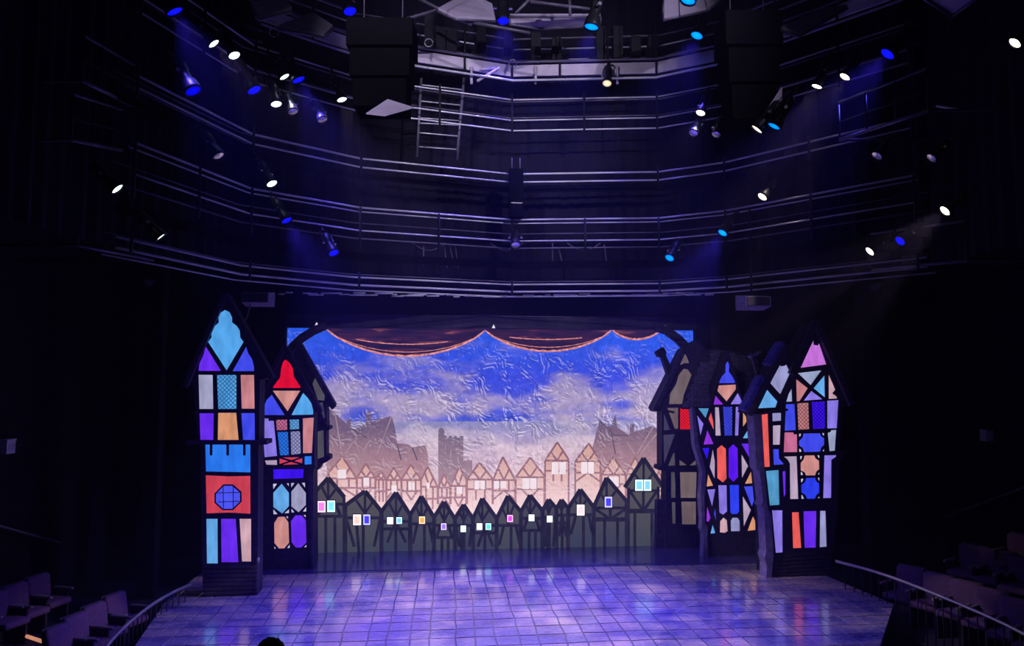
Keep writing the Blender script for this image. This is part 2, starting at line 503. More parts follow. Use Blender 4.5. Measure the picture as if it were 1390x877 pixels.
# ================================================================== PAINTED DROP
def crease_light_group():
    """crumpled film: crease highlights and shaded sides put into the emission colour"""
    if 'crease_light_paint' in bpy.data.node_groups: return bpy.data.node_groups['crease_light_paint']
    g = bpy.data.node_groups.new('crease_light_paint', 'ShaderNodeTree')
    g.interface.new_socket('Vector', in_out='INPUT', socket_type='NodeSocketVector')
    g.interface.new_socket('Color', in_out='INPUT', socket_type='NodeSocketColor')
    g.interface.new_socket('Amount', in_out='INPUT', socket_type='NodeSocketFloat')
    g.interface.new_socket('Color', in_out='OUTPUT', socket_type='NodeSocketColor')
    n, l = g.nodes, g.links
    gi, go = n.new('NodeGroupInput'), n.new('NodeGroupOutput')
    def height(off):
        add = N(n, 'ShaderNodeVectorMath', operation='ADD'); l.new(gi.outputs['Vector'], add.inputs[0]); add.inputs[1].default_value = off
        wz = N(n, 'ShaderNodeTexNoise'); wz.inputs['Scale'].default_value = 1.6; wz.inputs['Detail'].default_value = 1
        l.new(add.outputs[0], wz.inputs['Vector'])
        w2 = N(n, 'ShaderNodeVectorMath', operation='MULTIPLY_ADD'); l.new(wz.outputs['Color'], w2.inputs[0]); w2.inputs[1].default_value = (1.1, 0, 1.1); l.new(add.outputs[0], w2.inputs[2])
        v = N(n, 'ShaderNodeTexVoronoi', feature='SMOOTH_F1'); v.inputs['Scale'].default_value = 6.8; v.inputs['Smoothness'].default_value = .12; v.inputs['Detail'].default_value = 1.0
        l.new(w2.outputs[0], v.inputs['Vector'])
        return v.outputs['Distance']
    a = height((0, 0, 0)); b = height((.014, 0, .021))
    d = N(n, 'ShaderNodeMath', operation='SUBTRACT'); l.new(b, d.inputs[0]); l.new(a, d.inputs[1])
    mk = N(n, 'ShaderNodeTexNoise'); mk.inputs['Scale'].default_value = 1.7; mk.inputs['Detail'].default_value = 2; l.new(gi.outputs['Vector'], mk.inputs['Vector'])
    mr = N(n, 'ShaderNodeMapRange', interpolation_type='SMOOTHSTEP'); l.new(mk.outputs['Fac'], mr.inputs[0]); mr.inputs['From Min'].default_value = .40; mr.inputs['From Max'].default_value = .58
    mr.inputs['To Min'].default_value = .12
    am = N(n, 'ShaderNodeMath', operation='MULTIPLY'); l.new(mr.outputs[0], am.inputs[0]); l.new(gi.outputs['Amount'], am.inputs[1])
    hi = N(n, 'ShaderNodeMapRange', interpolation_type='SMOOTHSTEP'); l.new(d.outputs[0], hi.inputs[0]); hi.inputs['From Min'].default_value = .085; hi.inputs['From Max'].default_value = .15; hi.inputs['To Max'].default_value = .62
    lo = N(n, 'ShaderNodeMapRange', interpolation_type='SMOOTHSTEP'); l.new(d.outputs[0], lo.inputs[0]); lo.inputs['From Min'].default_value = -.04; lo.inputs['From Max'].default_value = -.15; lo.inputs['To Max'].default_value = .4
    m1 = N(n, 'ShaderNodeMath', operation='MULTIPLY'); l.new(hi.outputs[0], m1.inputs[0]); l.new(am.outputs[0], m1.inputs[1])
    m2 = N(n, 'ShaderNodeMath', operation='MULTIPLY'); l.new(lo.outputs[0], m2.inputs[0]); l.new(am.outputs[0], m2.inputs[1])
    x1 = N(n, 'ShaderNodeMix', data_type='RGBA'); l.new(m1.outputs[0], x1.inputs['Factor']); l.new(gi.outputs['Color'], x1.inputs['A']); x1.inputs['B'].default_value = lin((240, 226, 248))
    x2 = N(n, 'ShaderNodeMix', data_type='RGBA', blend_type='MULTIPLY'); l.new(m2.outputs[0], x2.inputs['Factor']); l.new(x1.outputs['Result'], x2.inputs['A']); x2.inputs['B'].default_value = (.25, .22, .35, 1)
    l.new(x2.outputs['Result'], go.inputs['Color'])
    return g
def drop_mat(lower=False):
    m, n, l = base_mat('crinkled_lower_sheet' if lower else 'crinkled_sky_sheet')
    n.remove(n['Principled BSDF']); out = n['Material Output']
    tc = N(n, 'ShaderNodeTexCoord')
    sp = N(n, 'ShaderNodeSeparateXYZ'); l.new(tc.outputs['Object'], sp.inputs[0])
    mr = N(n, 'ShaderNodeMapRange'); l.new(sp.outputs['Z'], mr.inputs[0])
    mr.inputs['From Min'].default_value = 0; mr.inputs['From Max'].default_value = 6.0
    # clouds
    mp = N(n, 'ShaderNodeMapping'); mp.inputs['Scale'].default_value = (.42, 1, 1.15); mp.inputs['Location'].default_value = (3.1, 0, .55)
    l.new(tc.outputs['Object'], mp.inputs['Vector'])
    nz = N(n, 'ShaderNodeTexNoise'); nz.inputs['Scale'].default_value = 1.05; nz.inputs['Detail'].default_value = 3.5; nz.inputs['Roughness'].default_value = .5
    l.new(mp.outputs['Vector'], nz.inputs['Vector'])
    sky = N(n, 'ShaderNodeValToRGB'); e = sky.color_ramp.elements
    cl = N(n, 'ShaderNodeValToRGB'); ce = cl.color_ramp.elements
    if not lower:
        # blue of the paint from the bottom of the sheet to its top
        e[0].position = .52; e[0].color = lin((74, 92, 218)); e[1].position = .97; e[1].color = lin((42, 92, 240))
        k = e.new(.75); k.color = lin((62, 78, 228))
        ce[0].position = .55; ce[0].color = lin((196, 176, 206)); ce[1].position = .95; ce[1].color = lin((112, 118, 232))
        k = ce.new(.74); k.color = lin((164, 150, 208))
    else:
        e[0].position = .16; e[0].color = lin((255, 220, 234)); e[1].position = .55; e[1].color = lin((148, 146, 200))
        k = e.new(.36); k.color = lin((205, 172, 205))
        ce[0].position = .16; ce[0].color = lin((255, 224, 236)); ce[1].position = .55; ce[1].color = lin((222, 204, 226))
        k = ce.new(.36); k.color = lin((228, 196, 214))
    l.new(mr.outputs[0], sky.inputs['Fac']); l.new(mr.outputs[0], cl.inputs['Fac'])
    # more cloud low, open blue at the top
    bias = N(n, 'ShaderNodeMath', operation='MULTIPLY_ADD'); l.new(mr.outputs[0], bias.inputs[0])
    bias.inputs[1].default_value = -.45; bias.inputs[2].default_value = .23 if lower else .315
    ad = N(n, 'ShaderNodeMath', operation='ADD'); l.new(nz.outputs['Fac'], ad.inputs[0]); l.new(bias.outputs[0], ad.inputs[1])
    st = N(n, 'ShaderNodeMapRange', interpolation_type='SMOOTHSTEP'); l.new(ad.outputs[0], st.inputs[0])
    st.inputs['From Min'].default_value = .40; st.inputs['From Max'].default_value = .62
    mx = N(n, 'ShaderNodeMix', data_type='RGBA'); l.new(st.outputs[0], mx.inputs['Factor']); l.new(sky.outputs[0], mx.inputs['A']); l.new(cl.outputs[0], mx.inputs['B'])
    cg = n.new('ShaderNodeGroup'); cg.node_tree = crease_light_group()
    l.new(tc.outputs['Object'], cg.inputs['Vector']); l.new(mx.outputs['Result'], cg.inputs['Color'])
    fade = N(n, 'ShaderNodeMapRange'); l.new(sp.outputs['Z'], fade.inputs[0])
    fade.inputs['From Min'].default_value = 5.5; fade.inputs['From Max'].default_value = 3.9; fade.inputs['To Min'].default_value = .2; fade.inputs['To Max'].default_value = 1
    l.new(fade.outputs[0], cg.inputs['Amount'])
    mx2 = cg
    # soft folds, their light and shade put into the emission
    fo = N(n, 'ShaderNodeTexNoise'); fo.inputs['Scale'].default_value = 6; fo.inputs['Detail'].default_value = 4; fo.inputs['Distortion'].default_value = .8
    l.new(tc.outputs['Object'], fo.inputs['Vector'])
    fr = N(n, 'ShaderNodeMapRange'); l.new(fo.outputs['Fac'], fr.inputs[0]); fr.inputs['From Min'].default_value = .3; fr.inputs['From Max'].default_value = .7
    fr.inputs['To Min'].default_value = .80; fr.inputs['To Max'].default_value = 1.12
    # film panels sewn side by side
    pn = N(n, 'ShaderNodeMath', operation='MULTIPLY'); l.new(sp.outputs['X'], pn.inputs[0]); pn.inputs[1].default_value = 1 / 1.58
    pf = N(n, 'ShaderNodeMath', operation='FLOOR'); l.new(pn.outputs[0], pf.inputs[0])
    wn = N(n, 'ShaderNodeTexWhiteNoise', noise_dimensions='1D'); l.new(pf.outputs[0], wn.inputs['W'])
    wr = N(n, 'ShaderNodeMapRange'); l.new(wn.outputs['Value'], wr.inputs[0]); wr.inputs['To Min'].default_value = .93; wr.inputs['To Max'].default_value = 1.05
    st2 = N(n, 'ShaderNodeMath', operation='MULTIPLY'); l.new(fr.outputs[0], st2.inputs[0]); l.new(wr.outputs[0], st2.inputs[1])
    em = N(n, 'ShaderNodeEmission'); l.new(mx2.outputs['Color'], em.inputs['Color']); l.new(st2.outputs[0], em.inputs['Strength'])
    l.new(em.outputs[0], out.inputs['Surface'])
    return m

drop = empty('painted_sky_drop', (0, DY, 0), 'backlit crinkled sky drop with painted town behind the stage', 'backdrop')
P0 = Plane(DY)
box('sky_sheet', (x0 - .2, DY, 0.0), (x1 + .2, DY + .03, z_open + .1), drop_mat(), drop)
zs = P0.p(665, 572)[1]
box('lower_sheet', (x0 - .2, DY - .012, 0.0), (x1 + .2, DY - .002, zs), drop_mat(True), drop)

# ---- painted town applied to the drop
def grad(top, bot, z0, z1, name, crumple=True):
    """dyed muslin: one colour at z0 to another at z1, lit from behind; on the ground row the glow stands in for stage light"""
    k = (name, tuple(top), tuple(bot))
    if k in MATS: return MATS[k]
    m, n, l = base_mat(name)
    n.remove(n['Principled BSDF'])
    tc = N(n, 'ShaderNodeTexCoord'); sp = N(n, 'ShaderNodeSeparateXYZ'); l.new(tc.outputs['Object'], sp.inputs[0])
    nz = N(n, 'ShaderNodeTexNoise'); nz.inputs['Scale'].default_value = 7; nz.inputs['Detail'].default_value = 5; nz.inputs['Distortion'].default_value = 1.2
    l.new(tc.outputs['Object'], nz.inputs['Vector'])
    ad = N(n, 'ShaderNodeMath', operation='MULTIPLY_ADD'); l.new(nz.outputs['Fac'], ad.inputs[0]); ad.inputs[1].default_value = .9; l.new(sp.outputs['Z'], ad.inputs[2])
    mr = N(n, 'ShaderNodeMapRange'); l.new(ad.outputs[0], mr.inputs[0]); mr.inputs['From Min'].default_value = z0 + .45; mr.inputs['From Max'].default_value = z1 + .45
    mx = N(n, 'ShaderNodeMix', data_type='RGBA'); l.new(mr.outputs[0], mx.inputs['Factor']); mx.inputs['A'].default_value = lin(bot); mx.inputs['B'].default_value = lin(top)
    cg = n.new('ShaderNodeGroup'); cg.node_tree = crease_light_group(); cg.inputs['Amount'].default_value = .45 if crumple else 0
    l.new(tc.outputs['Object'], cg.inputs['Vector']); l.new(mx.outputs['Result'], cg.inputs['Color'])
    e = N(n, 'ShaderNodeEmission'); l.new(cg.outputs['Color'], e.inputs['Color']); l.new(e.outputs[0], n['Material Output'].inputs['Surface'])
    MATS[k] = m
    return m
M_sil = grad((112, 92, 122), (196, 150, 156), 1.7, 3.2, 'mauve_silhouette')
M_keep = grad((122, 104, 128), (168, 138, 152), 1.9, 3.0, 'grey_mauve_keep')
M_pink = grad((218, 168, 160), (254, 220, 228), .9, 2.3, 'pink_house_paint')
M_line = grad((140, 96, 108), (190, 140, 156), .8, 2.5, 'pink_timber_paint')
M_pwin = glow((246, 228, 240), 1, .06)
A5, A6, G1_, G2_ = (380, 430), (660, 430), (400, 590), (660, 590)
s5, sg = 4.617, 4.871
PS = Plane(DY - .016)
def sil(name, pts, org, s, mat, parent, depth=.012, y=None):
    y = DY - .016 if y is None else y
    return prism_y(name, Plane(y).poly(pts, org, s), y - depth, y, mat, parent)
sil('painted_rooftops', [(296, 565), (340, 600), (400, 655), (420, 672), (420, 645), (446, 645), (446, 692), (468, 706), (540, 668), (540, 600), (556, 588), (570, 600), (570, 656), (700, 622), (722, 700), (735, 792), (805, 800), (828, 818), (915, 805), (930, 880), (935, 1130), (292, 1130)], A5, s5, M_sil, drop)
sil('painted_keep', [(992, 712), (1000, 700), (1012, 695), (1024, 702), (1032, 715), (1032, 745), (1046, 745), (1046, 755), (1060, 755), (1060, 746), (1076, 746), (1076, 756), (1092, 756), (1092, 747), (1108, 747), (1108, 757), (1124, 757), (1124, 748), (1150, 748), (1150, 900), (1172, 900), (1172, 893), (1188, 893), (1188, 900), (1205, 897), (1208, 1100), (992, 1100)], A5, s5, M_keep, drop)
sil('painted_rooftops', [(640, 900), (668, 812), (710, 652), (782, 692), (798, 640), (810, 614), (818, 690), (892, 740), (900, 735), (900, 675), (926, 675), (926, 722), (1040, 684), (1090, 715), (1092, 1130), (600, 1130)], A6, s5, M_sil, drop)
M_roofline = glow((96, 78, 104), 1, .2)
M_rooflite = glow((172, 142, 154), 1, .25)
def lines(segs, org, s, w, y0, y1, mat, parent, name):
    pl = Plane(y1)
    for a, b in segs:
        pa, pb = pl.poly([a, b], org, s)
        prism_y(name, bar_poly(pa, pb, w), y0, y1, mat, parent)
lines([((345, 600), (385, 840)), ((700, 622), (610, 860)), ((400, 870), (470, 770)), ((505, 870), (560, 780)), ((470, 770), (505, 870))], A5, s5, .026, DY - .036, DY - .028, M_rooflite, drop, 'painted_ridge')
lines([((460, 705), (545, 760)), ((735, 800), (760, 900)), ((830, 820), (860, 900))], A5, s5, .03, DY - .036, DY - .028, M_roofline, drop, 'painted_ridge')
lines([((1045, 690), (945, 860)), ((1080, 720), (965, 860)), ((830, 800), (850, 870)), ((885, 790), (930, 860))], A6, s5, .03, DY - .036, DY - .028, M_rooflite, drop, 'painted_ridge')
lines([((710, 652), (800, 740)), ((800, 740), (890, 745)), ((780, 700), (810, 860))], A6, s5, .03, DY - .036, DY - .028, M_roofline, drop, 'painted_ridge')

MID = []  # (org, left eave, apex, right eave, windows)
c1 = [((225, 250), (315, 145), (410, 290), [(285, 232, 340, 290)]), ((412, 285), (470, 192), (533, 285), [(455, 285, 493, 338)]),
      ((535, 292), (573, 243), (605, 298), []), ((607, 300), (655, 218), (705, 300), [(640, 335, 675, 385)]),
      ((707, 295), (768, 198), (835, 300), [(752, 316, 770, 368), (778, 316, 794, 368)]), ((836, 298), (880, 212), (945, 345), [(873, 318, 893, 358)]),
      ((950, 350), (988, 260), (1028, 338), []), ((1032, 340), (1090, 210), (1135, 300), [(1072, 345, 1108, 392)]),
      ((1140, 297), (1222, 185), (1308, 292), [(1188, 305, 1220, 362), (1228, 305, 1258, 362)])]
c2 = [((44, 300), (110, 148), (190, 297), [(50, 308, 86, 354), (94, 308, 130, 354)]), ((195, 282), (290, 152), (384, 270), [(240, 288, 283, 360), (290, 288, 333, 360)]),
      ((389, 172), (470, 50), (545, 165), [(432, 182, 478, 262), (484, 182, 526, 262)]), ((588, 178), (678, 58), (755, 178), [(628, 180, 668, 258), (674, 180, 712, 258)]),
      ((762, 265), (838, 148), (922, 262), [(800, 280, 838, 342), (842, 280, 876, 342)]), ((925, 262), (985, 150), (1042, 262), []), ((1086, 262), (1120, 180), (1160, 292), [])]
YM = DY - .040
def painted_house(org, L, A, R, wins, i):
    s = sg; bot = 520
    body = [L, A, R, (R[0], bot), (L[0], bot)]
    h = sil('painted_house', body, org, s, M_pink, drop, .010, YM - .0012 * (i % 3))
    yb = YM - .012 - .0012 * (i % 3); y0 = yb - .008
    ev = max(L[1], R[1]) ; wmid = (L[0] + R[0]) / 2; wd = R[0] - L[0]
    f2 = ev + 62 + (i * 7) % 18
    segs = [(L, A), (A, R), ((L[0], ev), (R[0], ev)), ((L[0], f2), (R[0], f2)), (L, (L[0], bot - 60)), (R, (R[0], bot - 60)),
            ((L[0] + wd * .25, (L[1] + A[1]) / 2 + 3), (wmid, ev)), ((R[0] - wd * .25, (R[1] + A[1]) / 2 + 3), (wmid, ev)),
            ((L[0] + wd * .3, ev), (L[0] + wd * .3, f2)), ((L[0] + wd * .72, ev), (L[0] + wd * .72, f2))]
    if i % 3 == 0: segs += [((wmid, f2), (L[0], f2 + 60)), ((wmid, f2), (R[0], f2 + 60))]
    elif i % 3 == 1: segs += [((L[0] + wd * .2, f2), (wmid, f2 + 60)), ((R[0] - wd * .2, f2), (wmid, f2 + 60))]
    else: segs += [((wmid - wd * .15, f2), (wmid - wd * .15, f2 + 70)), ((wmid + wd * .2, f2), (wmid + wd * .2, f2 + 70))]
    pl = Plane(yb)
    for j, (a, b) in enumerate(segs):
        if a[1] > bot or math.dist(a, b) < 4: continue
        pa, pb = pl.poly([a, b], org, s)
        rel2 = prism_y('timber', bar_poly(pa, pb, .05), y0, yb - .0006 * j * .2, M_line, None)
        rel2.parent = h
        for vtx in rel2.data.vertices: vtx.co -= Vector((0, DY, 0))
    for (a, b, c, d) in wins:
        w = prism_y('window_pane', pl.poly([(a, b), (c, b), (c, d), (a, d)], org, s), y0 - .003, yb, M_pwin, None)
        w.parent = h
        for vtx in w.data.vertices: vtx.co -= Vector((0, DY, 0))
i = 0
for L, A, R, w in c1: painted_house(G1_, L, A, R, w, i); i += 1
for L, A, R, w in c2: painted_house(G2_, L, A, R, w, i); i += 1

# ---- draped swags along the top of the drop
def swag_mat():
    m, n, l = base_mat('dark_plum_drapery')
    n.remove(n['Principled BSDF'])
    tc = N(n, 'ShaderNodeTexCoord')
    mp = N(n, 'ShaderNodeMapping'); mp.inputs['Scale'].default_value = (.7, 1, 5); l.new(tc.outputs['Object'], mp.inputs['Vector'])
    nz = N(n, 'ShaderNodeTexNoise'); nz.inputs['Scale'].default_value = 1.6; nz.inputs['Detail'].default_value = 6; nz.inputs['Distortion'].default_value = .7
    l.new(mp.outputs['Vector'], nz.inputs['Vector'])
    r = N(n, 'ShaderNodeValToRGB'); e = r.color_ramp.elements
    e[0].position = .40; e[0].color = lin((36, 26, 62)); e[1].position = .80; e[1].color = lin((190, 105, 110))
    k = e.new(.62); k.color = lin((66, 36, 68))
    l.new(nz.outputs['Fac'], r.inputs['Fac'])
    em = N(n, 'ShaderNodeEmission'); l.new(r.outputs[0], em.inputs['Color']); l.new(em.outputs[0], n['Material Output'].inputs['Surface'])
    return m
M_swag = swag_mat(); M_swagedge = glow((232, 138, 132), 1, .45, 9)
def swag(xa, ya, xb, yb, dip, n=26, skew=.5):
    pl = Plane(DY - .05)
    top = [(xa, min(ya, yb) - 6), (xb, min(ya, yb) - 6)]
    cur = []
    for k in range(n + 1):
        t = k / n
        u = t ** (math.log(.5) / math.log(skew))
        cur.append((xa + (xb - xa) * t, ya + (yb - ya) * t + dip * (4 * u * (1 - u)) ** .85))
    body = [top[0], top[1]] + cur[::-1]
    o = prism_y('drapery_swag', pl.poly(body), DY - .062, DY - .05, M_swag, drop)
    for lift, wd in ((0, 1.5), (-5.5, .5), (-15, .7)):
        lo, hi = (0, n + 1) if lift == 0 else ((2, n - 1) if lift == -5.5 else (5, n - 5))
        mid = [(x, y + lift * 4 * (k / n) * (1 - k / n) * 1.1) for k, (x, y) in enumerate(cur)]
        seg = mid[lo:hi]
        up = [(x, y - 1.2 * wd - .9 * wd * abs(math.sin(j * 1.7 + lift))) for j, (x, y) in enumerate(seg)]
        if lift and xb - xa < 100: continue
        e = prism_y('piping', pl.poly(up + seg[::-1]), DY - .07, DY - .062, M_swagedge, None)
        e.parent = o
swag(442, 447, 658, 450, 36)
swag(659, 450, 829, 450, 28)
swag(831, 449, 897, 449, 13)

# ---- curved corner braces of the portal
def brace(pts, w, label):
    pl = Plane(-.36)
    P = pl.poly(pts)
    L, R_ = [], []
    for k, p in enumerate(P):
        a = Vector(P[max(0, k - 1)]); b = Vector(P[min(len(P) - 1, k + 1)])
        d = (b - a).normalized(); s = Vector((-d.y, d.x)) * (w / 2)
        L.append(tuple(Vector(p) + s)); R_.append(tuple(Vector(p) - s))
    o = prism_y('corner_brace', L + R_[::-1], -.42, -.30, M_wood)
    return tag(o, label, 'brace')
brace([(388, 486), (398, 470), (410, 459), (424, 450), (442, 442)], .22, 'curved dark timber brace at the drop corner beside the red-spired house')
brace([(890, 444), (905, 449), (920, 460), (934, 474), (948, 492)], .24, 'curved dark timber brace at the drop corner above the crooked chimney')
pp = on_y(970, 440, -.34)
pl_ = empty('portal_post', (pp.x, -.34, 0), 'slim grey post standing beside the drop above the shingled roof', 'post')
box('shaft', (pp.x - .11, -.44, 0), (pp.x + .03, -.32, 6.9), M_header, pl_)
box('shaft_edge', (pp.x + .05, -.40, 0), (pp.x + .13, -.32, 6.9), M_header, pl_)

# ================================================================== GROUND ROW
YG = -.55
M_gw = [grad(a, b, .0, 1.4, 'muslin_%d' % k, False) for k, (a, b) in enumerate([((82, 76, 84), (60, 64, 84)), ((86, 82, 84), (66, 70, 82)), ((76, 74, 82), (56, 62, 84))])]  # dim stage light on the walls put in as their own glow
M_gt = glow((34, 31, 54), 1, .3, 5)  # timbers glow faintly too, in place of light falling on them
WC = dict(pink=(240, 120, 215), cyan=(120, 225, 240), peach=(250, 200, 190), indigo=(70, 60, 245), white=(248, 252, 255), sky=(130, 205, 250), orange=(245, 165, 80),
          violet=(150, 110, 245), mint=(225, 252, 240), aqua=(90, 220, 215), magenta=(225, 70, 225), rose=(250, 205, 220))
GR = [
 (G1_, (130, 385), (222, 285), (330, 415), [('pink', 152, 438, 205, 512), ('cyan', 217, 435, 268, 510)], 'dark timbered house cutout with a pink and a cyan window'),
 (G1_, (335, 468), (465, 373), (572, 505), [('peach', 388, 527, 440, 597), ('indigo', 455, 527, 500, 595)], 'dark broad-gabled house cutout with a peach and an indigo window'),
 (G1_, (575, 505), (670, 382), (762, 528), [('white', 612, 545, 652, 590), ('sky', 673, 545, 710, 588)], 'dark house cutout with a white and a sky blue window'),
 (G1_, (765, 528), (838, 408), (920, 545), [('orange', 823, 540, 862, 588)], 'dark house cutout with one small orange window'),
 (G1_, (922, 545), (988, 443), (1058, 555), [('violet', 968, 585, 1003, 628)], 'dark low house cutout with one violet window'),
 (G1_, (1060, 553), (1117, 462), (1178, 555), [('mint', 1097, 600, 1132, 642)], 'lowest dark house cutout with one pale window near the ground'),
 (G1_, (1180, 555), (1240, 422), (1335, 555), [('white', 1203, 585, 1240, 628), ('aqua', 1262, 585, 1298, 628)], 'dark house cutout with a white and an aqua window'),
 (G2_, (69, 555), (143, 405), (228, 508), [('magenta', 138, 530, 176, 576)], 'dark house cutout with one magenta window'),
 (G2_, (230, 508), (290, 400), (370, 500), [('white', 280, 527, 317, 570)], 'dark house cutout with a white window beside the magenta-windowed house'),
 (G2_, (372, 500), (413, 428), (462, 485), [('mint', 400, 535, 437, 578)], 'narrow dark house cutout with a mint white window beside the windowless one'),
 (G2_, (464, 488), (498, 430), (540, 485), [], 'narrow dark house cutout without any window'),
 (G2_, (542, 485), (622, 362), (710, 478), [('rose', 598, 462, 648, 533)], 'dark house cutout with one tall pink-white window'),
 (G2_, (712, 475), (795, 285), (928, 440), [('indigo', 782, 410, 830, 480)], 'taller dark house cutout with a single indigo blue window'),
 (G2_, (915, 350), (1040, 155), (1168, 345), [('sky', 983, 297, 1034, 370), ('sky', 1039, 297, 1088, 370)], 'tallest dark house cutout with a pair of sky blue windows'),
]
def ground_house(i, org, L, A, R, wins, label):
    y = YG - .004 * (i % 2)
    pl = Plane(y); s = sg
    base = pl.poly([((L[0] + R[0]) / 2, 740)], org, s)[0]
    t = empty('house_cutout', (base[0], y, 0), label, 'house', 'ground row of little houses')
    wd = R[0] - L[0]; ev = (L[1] + R[1]) / 2
    tall = i == 13
    Lb, Rb = (L[0] + 22, R[0] - 28) if tall else (L[0], R[0])
    bottom = 800
    outline = [L, A, R] + ([(Rb, R[1] + 8)] if tall else []) + [(Rb, bottom), (Lb, bottom)] + ([(Lb, L[1] + 8)] if tall else [])
    prism_y('wall', pl.poly(outline, org, s), y, y + .04, M_gw[i % 3], t)
    mid = (Lb + Rb) / 2; apx = A[0]
    f1 = max(L[1], R[1]) + (45 if not tall else 20); f2 = f1 + (80 if i not in (12, 13) else 85); f3 = 735
    if tall: f1, f2 = 370, 505
    if i == 12: f1, f2 = 485, 560
    w = .05
    segs = [(L, A, .07), (A, R, .07), ((Lb, f1), (Rb, f1), w), ((Lb + 3, L[1]), (Lb + 3, bottom), w), ((Rb - 3, R[1]), (Rb - 3, bottom), w)]
    # gable: king post and V
    segs += [((apx, A[1] + 20), (apx, f1), w * .8), ((apx, f1 - 30), ((L[0] + apx) / 2, (L[1] + A[1]) / 2 + 4), w * .8), ((apx, f1 - 30), ((R[0] + apx) / 2, (R[1] + A[1]) / 2 + 4), w * .8)]
    v = i % 4
    if tall:
        segs += [((mid, f1), (mid, f2), w), ((Lb + 10, f1), (mid, f2), w), ((Rb - 10, f1), (mid, f2), w), ((Lb, f2), (Rb, f2), .08), ((Lb + 45, f2), (Lb + 45, bottom), w), ((Rb - 45, f2), (Rb - 45, bottom), w)]
    elif i == 12:
        segs += [((Lb, f1), (mid, f2), w), ((Rb, f1), (mid, f2), w), ((mid, f1), (mid, f2), w), ((Lb, f2), (Rb, f2), .07), ((Lb + 70, f2), (Lb + 70, bottom), w), ((Rb - 60, f2), (Rb - 60, bottom), w)]
    elif v == 0:
        segs += [((Lb + wd * .3, f1), (Lb + wd * .12, f2), w), ((Rb - wd * .3, f1), (Rb - wd * .12, f2), w), ((Lb, f2), (Rb, f2), w), ((mid - wd * .12, f2), (mid - wd * .12, bottom), w), ((mid + wd * .18, f2), (mid + wd * .18, bottom), w)]
    elif v == 1:
        segs += [((Lb + 5, f1), (Lb + wd * .25, bottom - 60), w), ((Rb - 5, f1), (Rb - wd * .2, bottom - 60), w), ((mid, f1), (mid, bottom), w), ((mid - wd * .2, f1), (mid - wd * .12, bottom), w)]
    elif v == 2:
        segs += [((Lb, f2 - 30), (Rb, f2 - 30), w), ((mid, f1), (mid, bottom), w), ((mid, f1), (Lb + wd * .2, f2 + 60), w), ((mid, f1), (Rb - wd * .15, f2 + 60), w)]
    else:
        segs += [((mid + wd * .1, f1), (mid + wd * .1, bottom), w), ((Lb + wd * .3, f1), (Lb + wd * .1, f2 + 50), w), ((Rb - wd * .2, f1), (Rb - wd * .05, f2 + 40), w)]
    for j, (a, b, ww) in enumerate(segs):
        pa, pb = pl.poly([a, b], org, s)
        if math.dist(pa, pb) < .03: continue
        prism_y('timber', bar_poly(pa, pb, ww * 1.5), y - .02 - .0005 * j, y, M_gt, t)
    for (c, xa, ya, xb, yb) in wins:
        P = pl.poly([(xa - 4, ya - 4), (xb + 4, ya - 4), (xb + 4, yb + 4), (xa - 4, yb + 4)], org, s)
        P2 = pl.poly([(xa, ya), (xb, ya), (xb, yb), (xa, yb)], org, s)
        fr = prism_y('window', P, y - .034, y, M_body, t)
        light = tuple(min(255, int(v_ * .35 + 255 * .65)) for v_ in WC[c])
        p1 = prism_y('pane', P2, y - .042, y - .034, glow(light, 1.5, .04), None); p1.parent = fr
        cx, cz = sum(p[0] for p in P2) / 4, sum(p[1] for p in P2) / 4
        P3 = [(cx + (p[0] - cx) * .68, cz + (p[1] - cz) * .72) for p in P2]
        p2 = prism_y('tinted_pane', P3, y - .047, y - .042, glow(WC[c], 1.3, .12, 9), None); p2.parent = fr
        for p_ in (p1, p2):
            for vtx in p_.data.vertices: vtx.co -= t.location
    return t
for i, g in enumerate(GR): ground_house(i, *g)

# ================================================================== STAINED-GLASS HOUSES
GC = dict(sky=(84, 164, 242), skyd=(40, 120, 250), cyan=(100, 168, 236), purple=(104, 42, 252), violet=(92, 20, 255), blue=(64, 74, 248), indigo=(60, 16, 250), royal=(42, 62, 252),
          grey=(160, 158, 196), salmon=(200, 128, 138), orange=(214, 148, 112), red=(206, 62, 82), bred=(222, 8, 48), peach=(206, 140, 138), lav=(138, 120, 232), lavg=(150, 150, 205), pink=(206, 164, 180),
          coral=(236, 92, 88), cream=(184, 162, 194), magenta=(150, 50, 235), rose=(196, 106, 150), pinkm=(196, 112, 220), teal=(80, 150, 200), pale=(158, 168, 208), white=(196, 192, 222), hotred=(255, 26, 34), deep=(44, 18, 240),
          dull=(78, 74, 82), gold=(112, 96, 98), gold2=(104, 88, 92), dullb=(62, 58, 86))
def lin_house(name, label, y, outline, panes, depth=.45, frame_t=.06, base=None, front=M_wood, cat='house', extra=None):
    """panes: list of (colour, pts, org, scale[, lattice])"""
    pl = Plane(y)
    O = pl.poly(outline)
    bx = base if base else sum(p[0] for p in O) / len(O)
    t = empty(name, (bx, y, 0), label, cat)
    holes = []
    for pn in panes:
        c, pts, org, s = pn[:4]
        holes.append(pl.poly(pts, org, s))
    prism_y('frame', O, y, y + frame_t, front, t, holes)
    prism_y('body', O, y + frame_t, y + depth, M_body, t)
    for pn, hp in zip(panes, holes):
        lat = pn[4] if len(pn) > 4 else None
        cx, cz = sum(p[0] for p in hp) / len(hp), sum(p[1] for p in hp) / len(hp)
        prism_y('pane', hp, y + .03, y + frame_t - .004, glow(GC[pn[0]], 1.0, .2, 3.5, lat), t)
    return t, pl
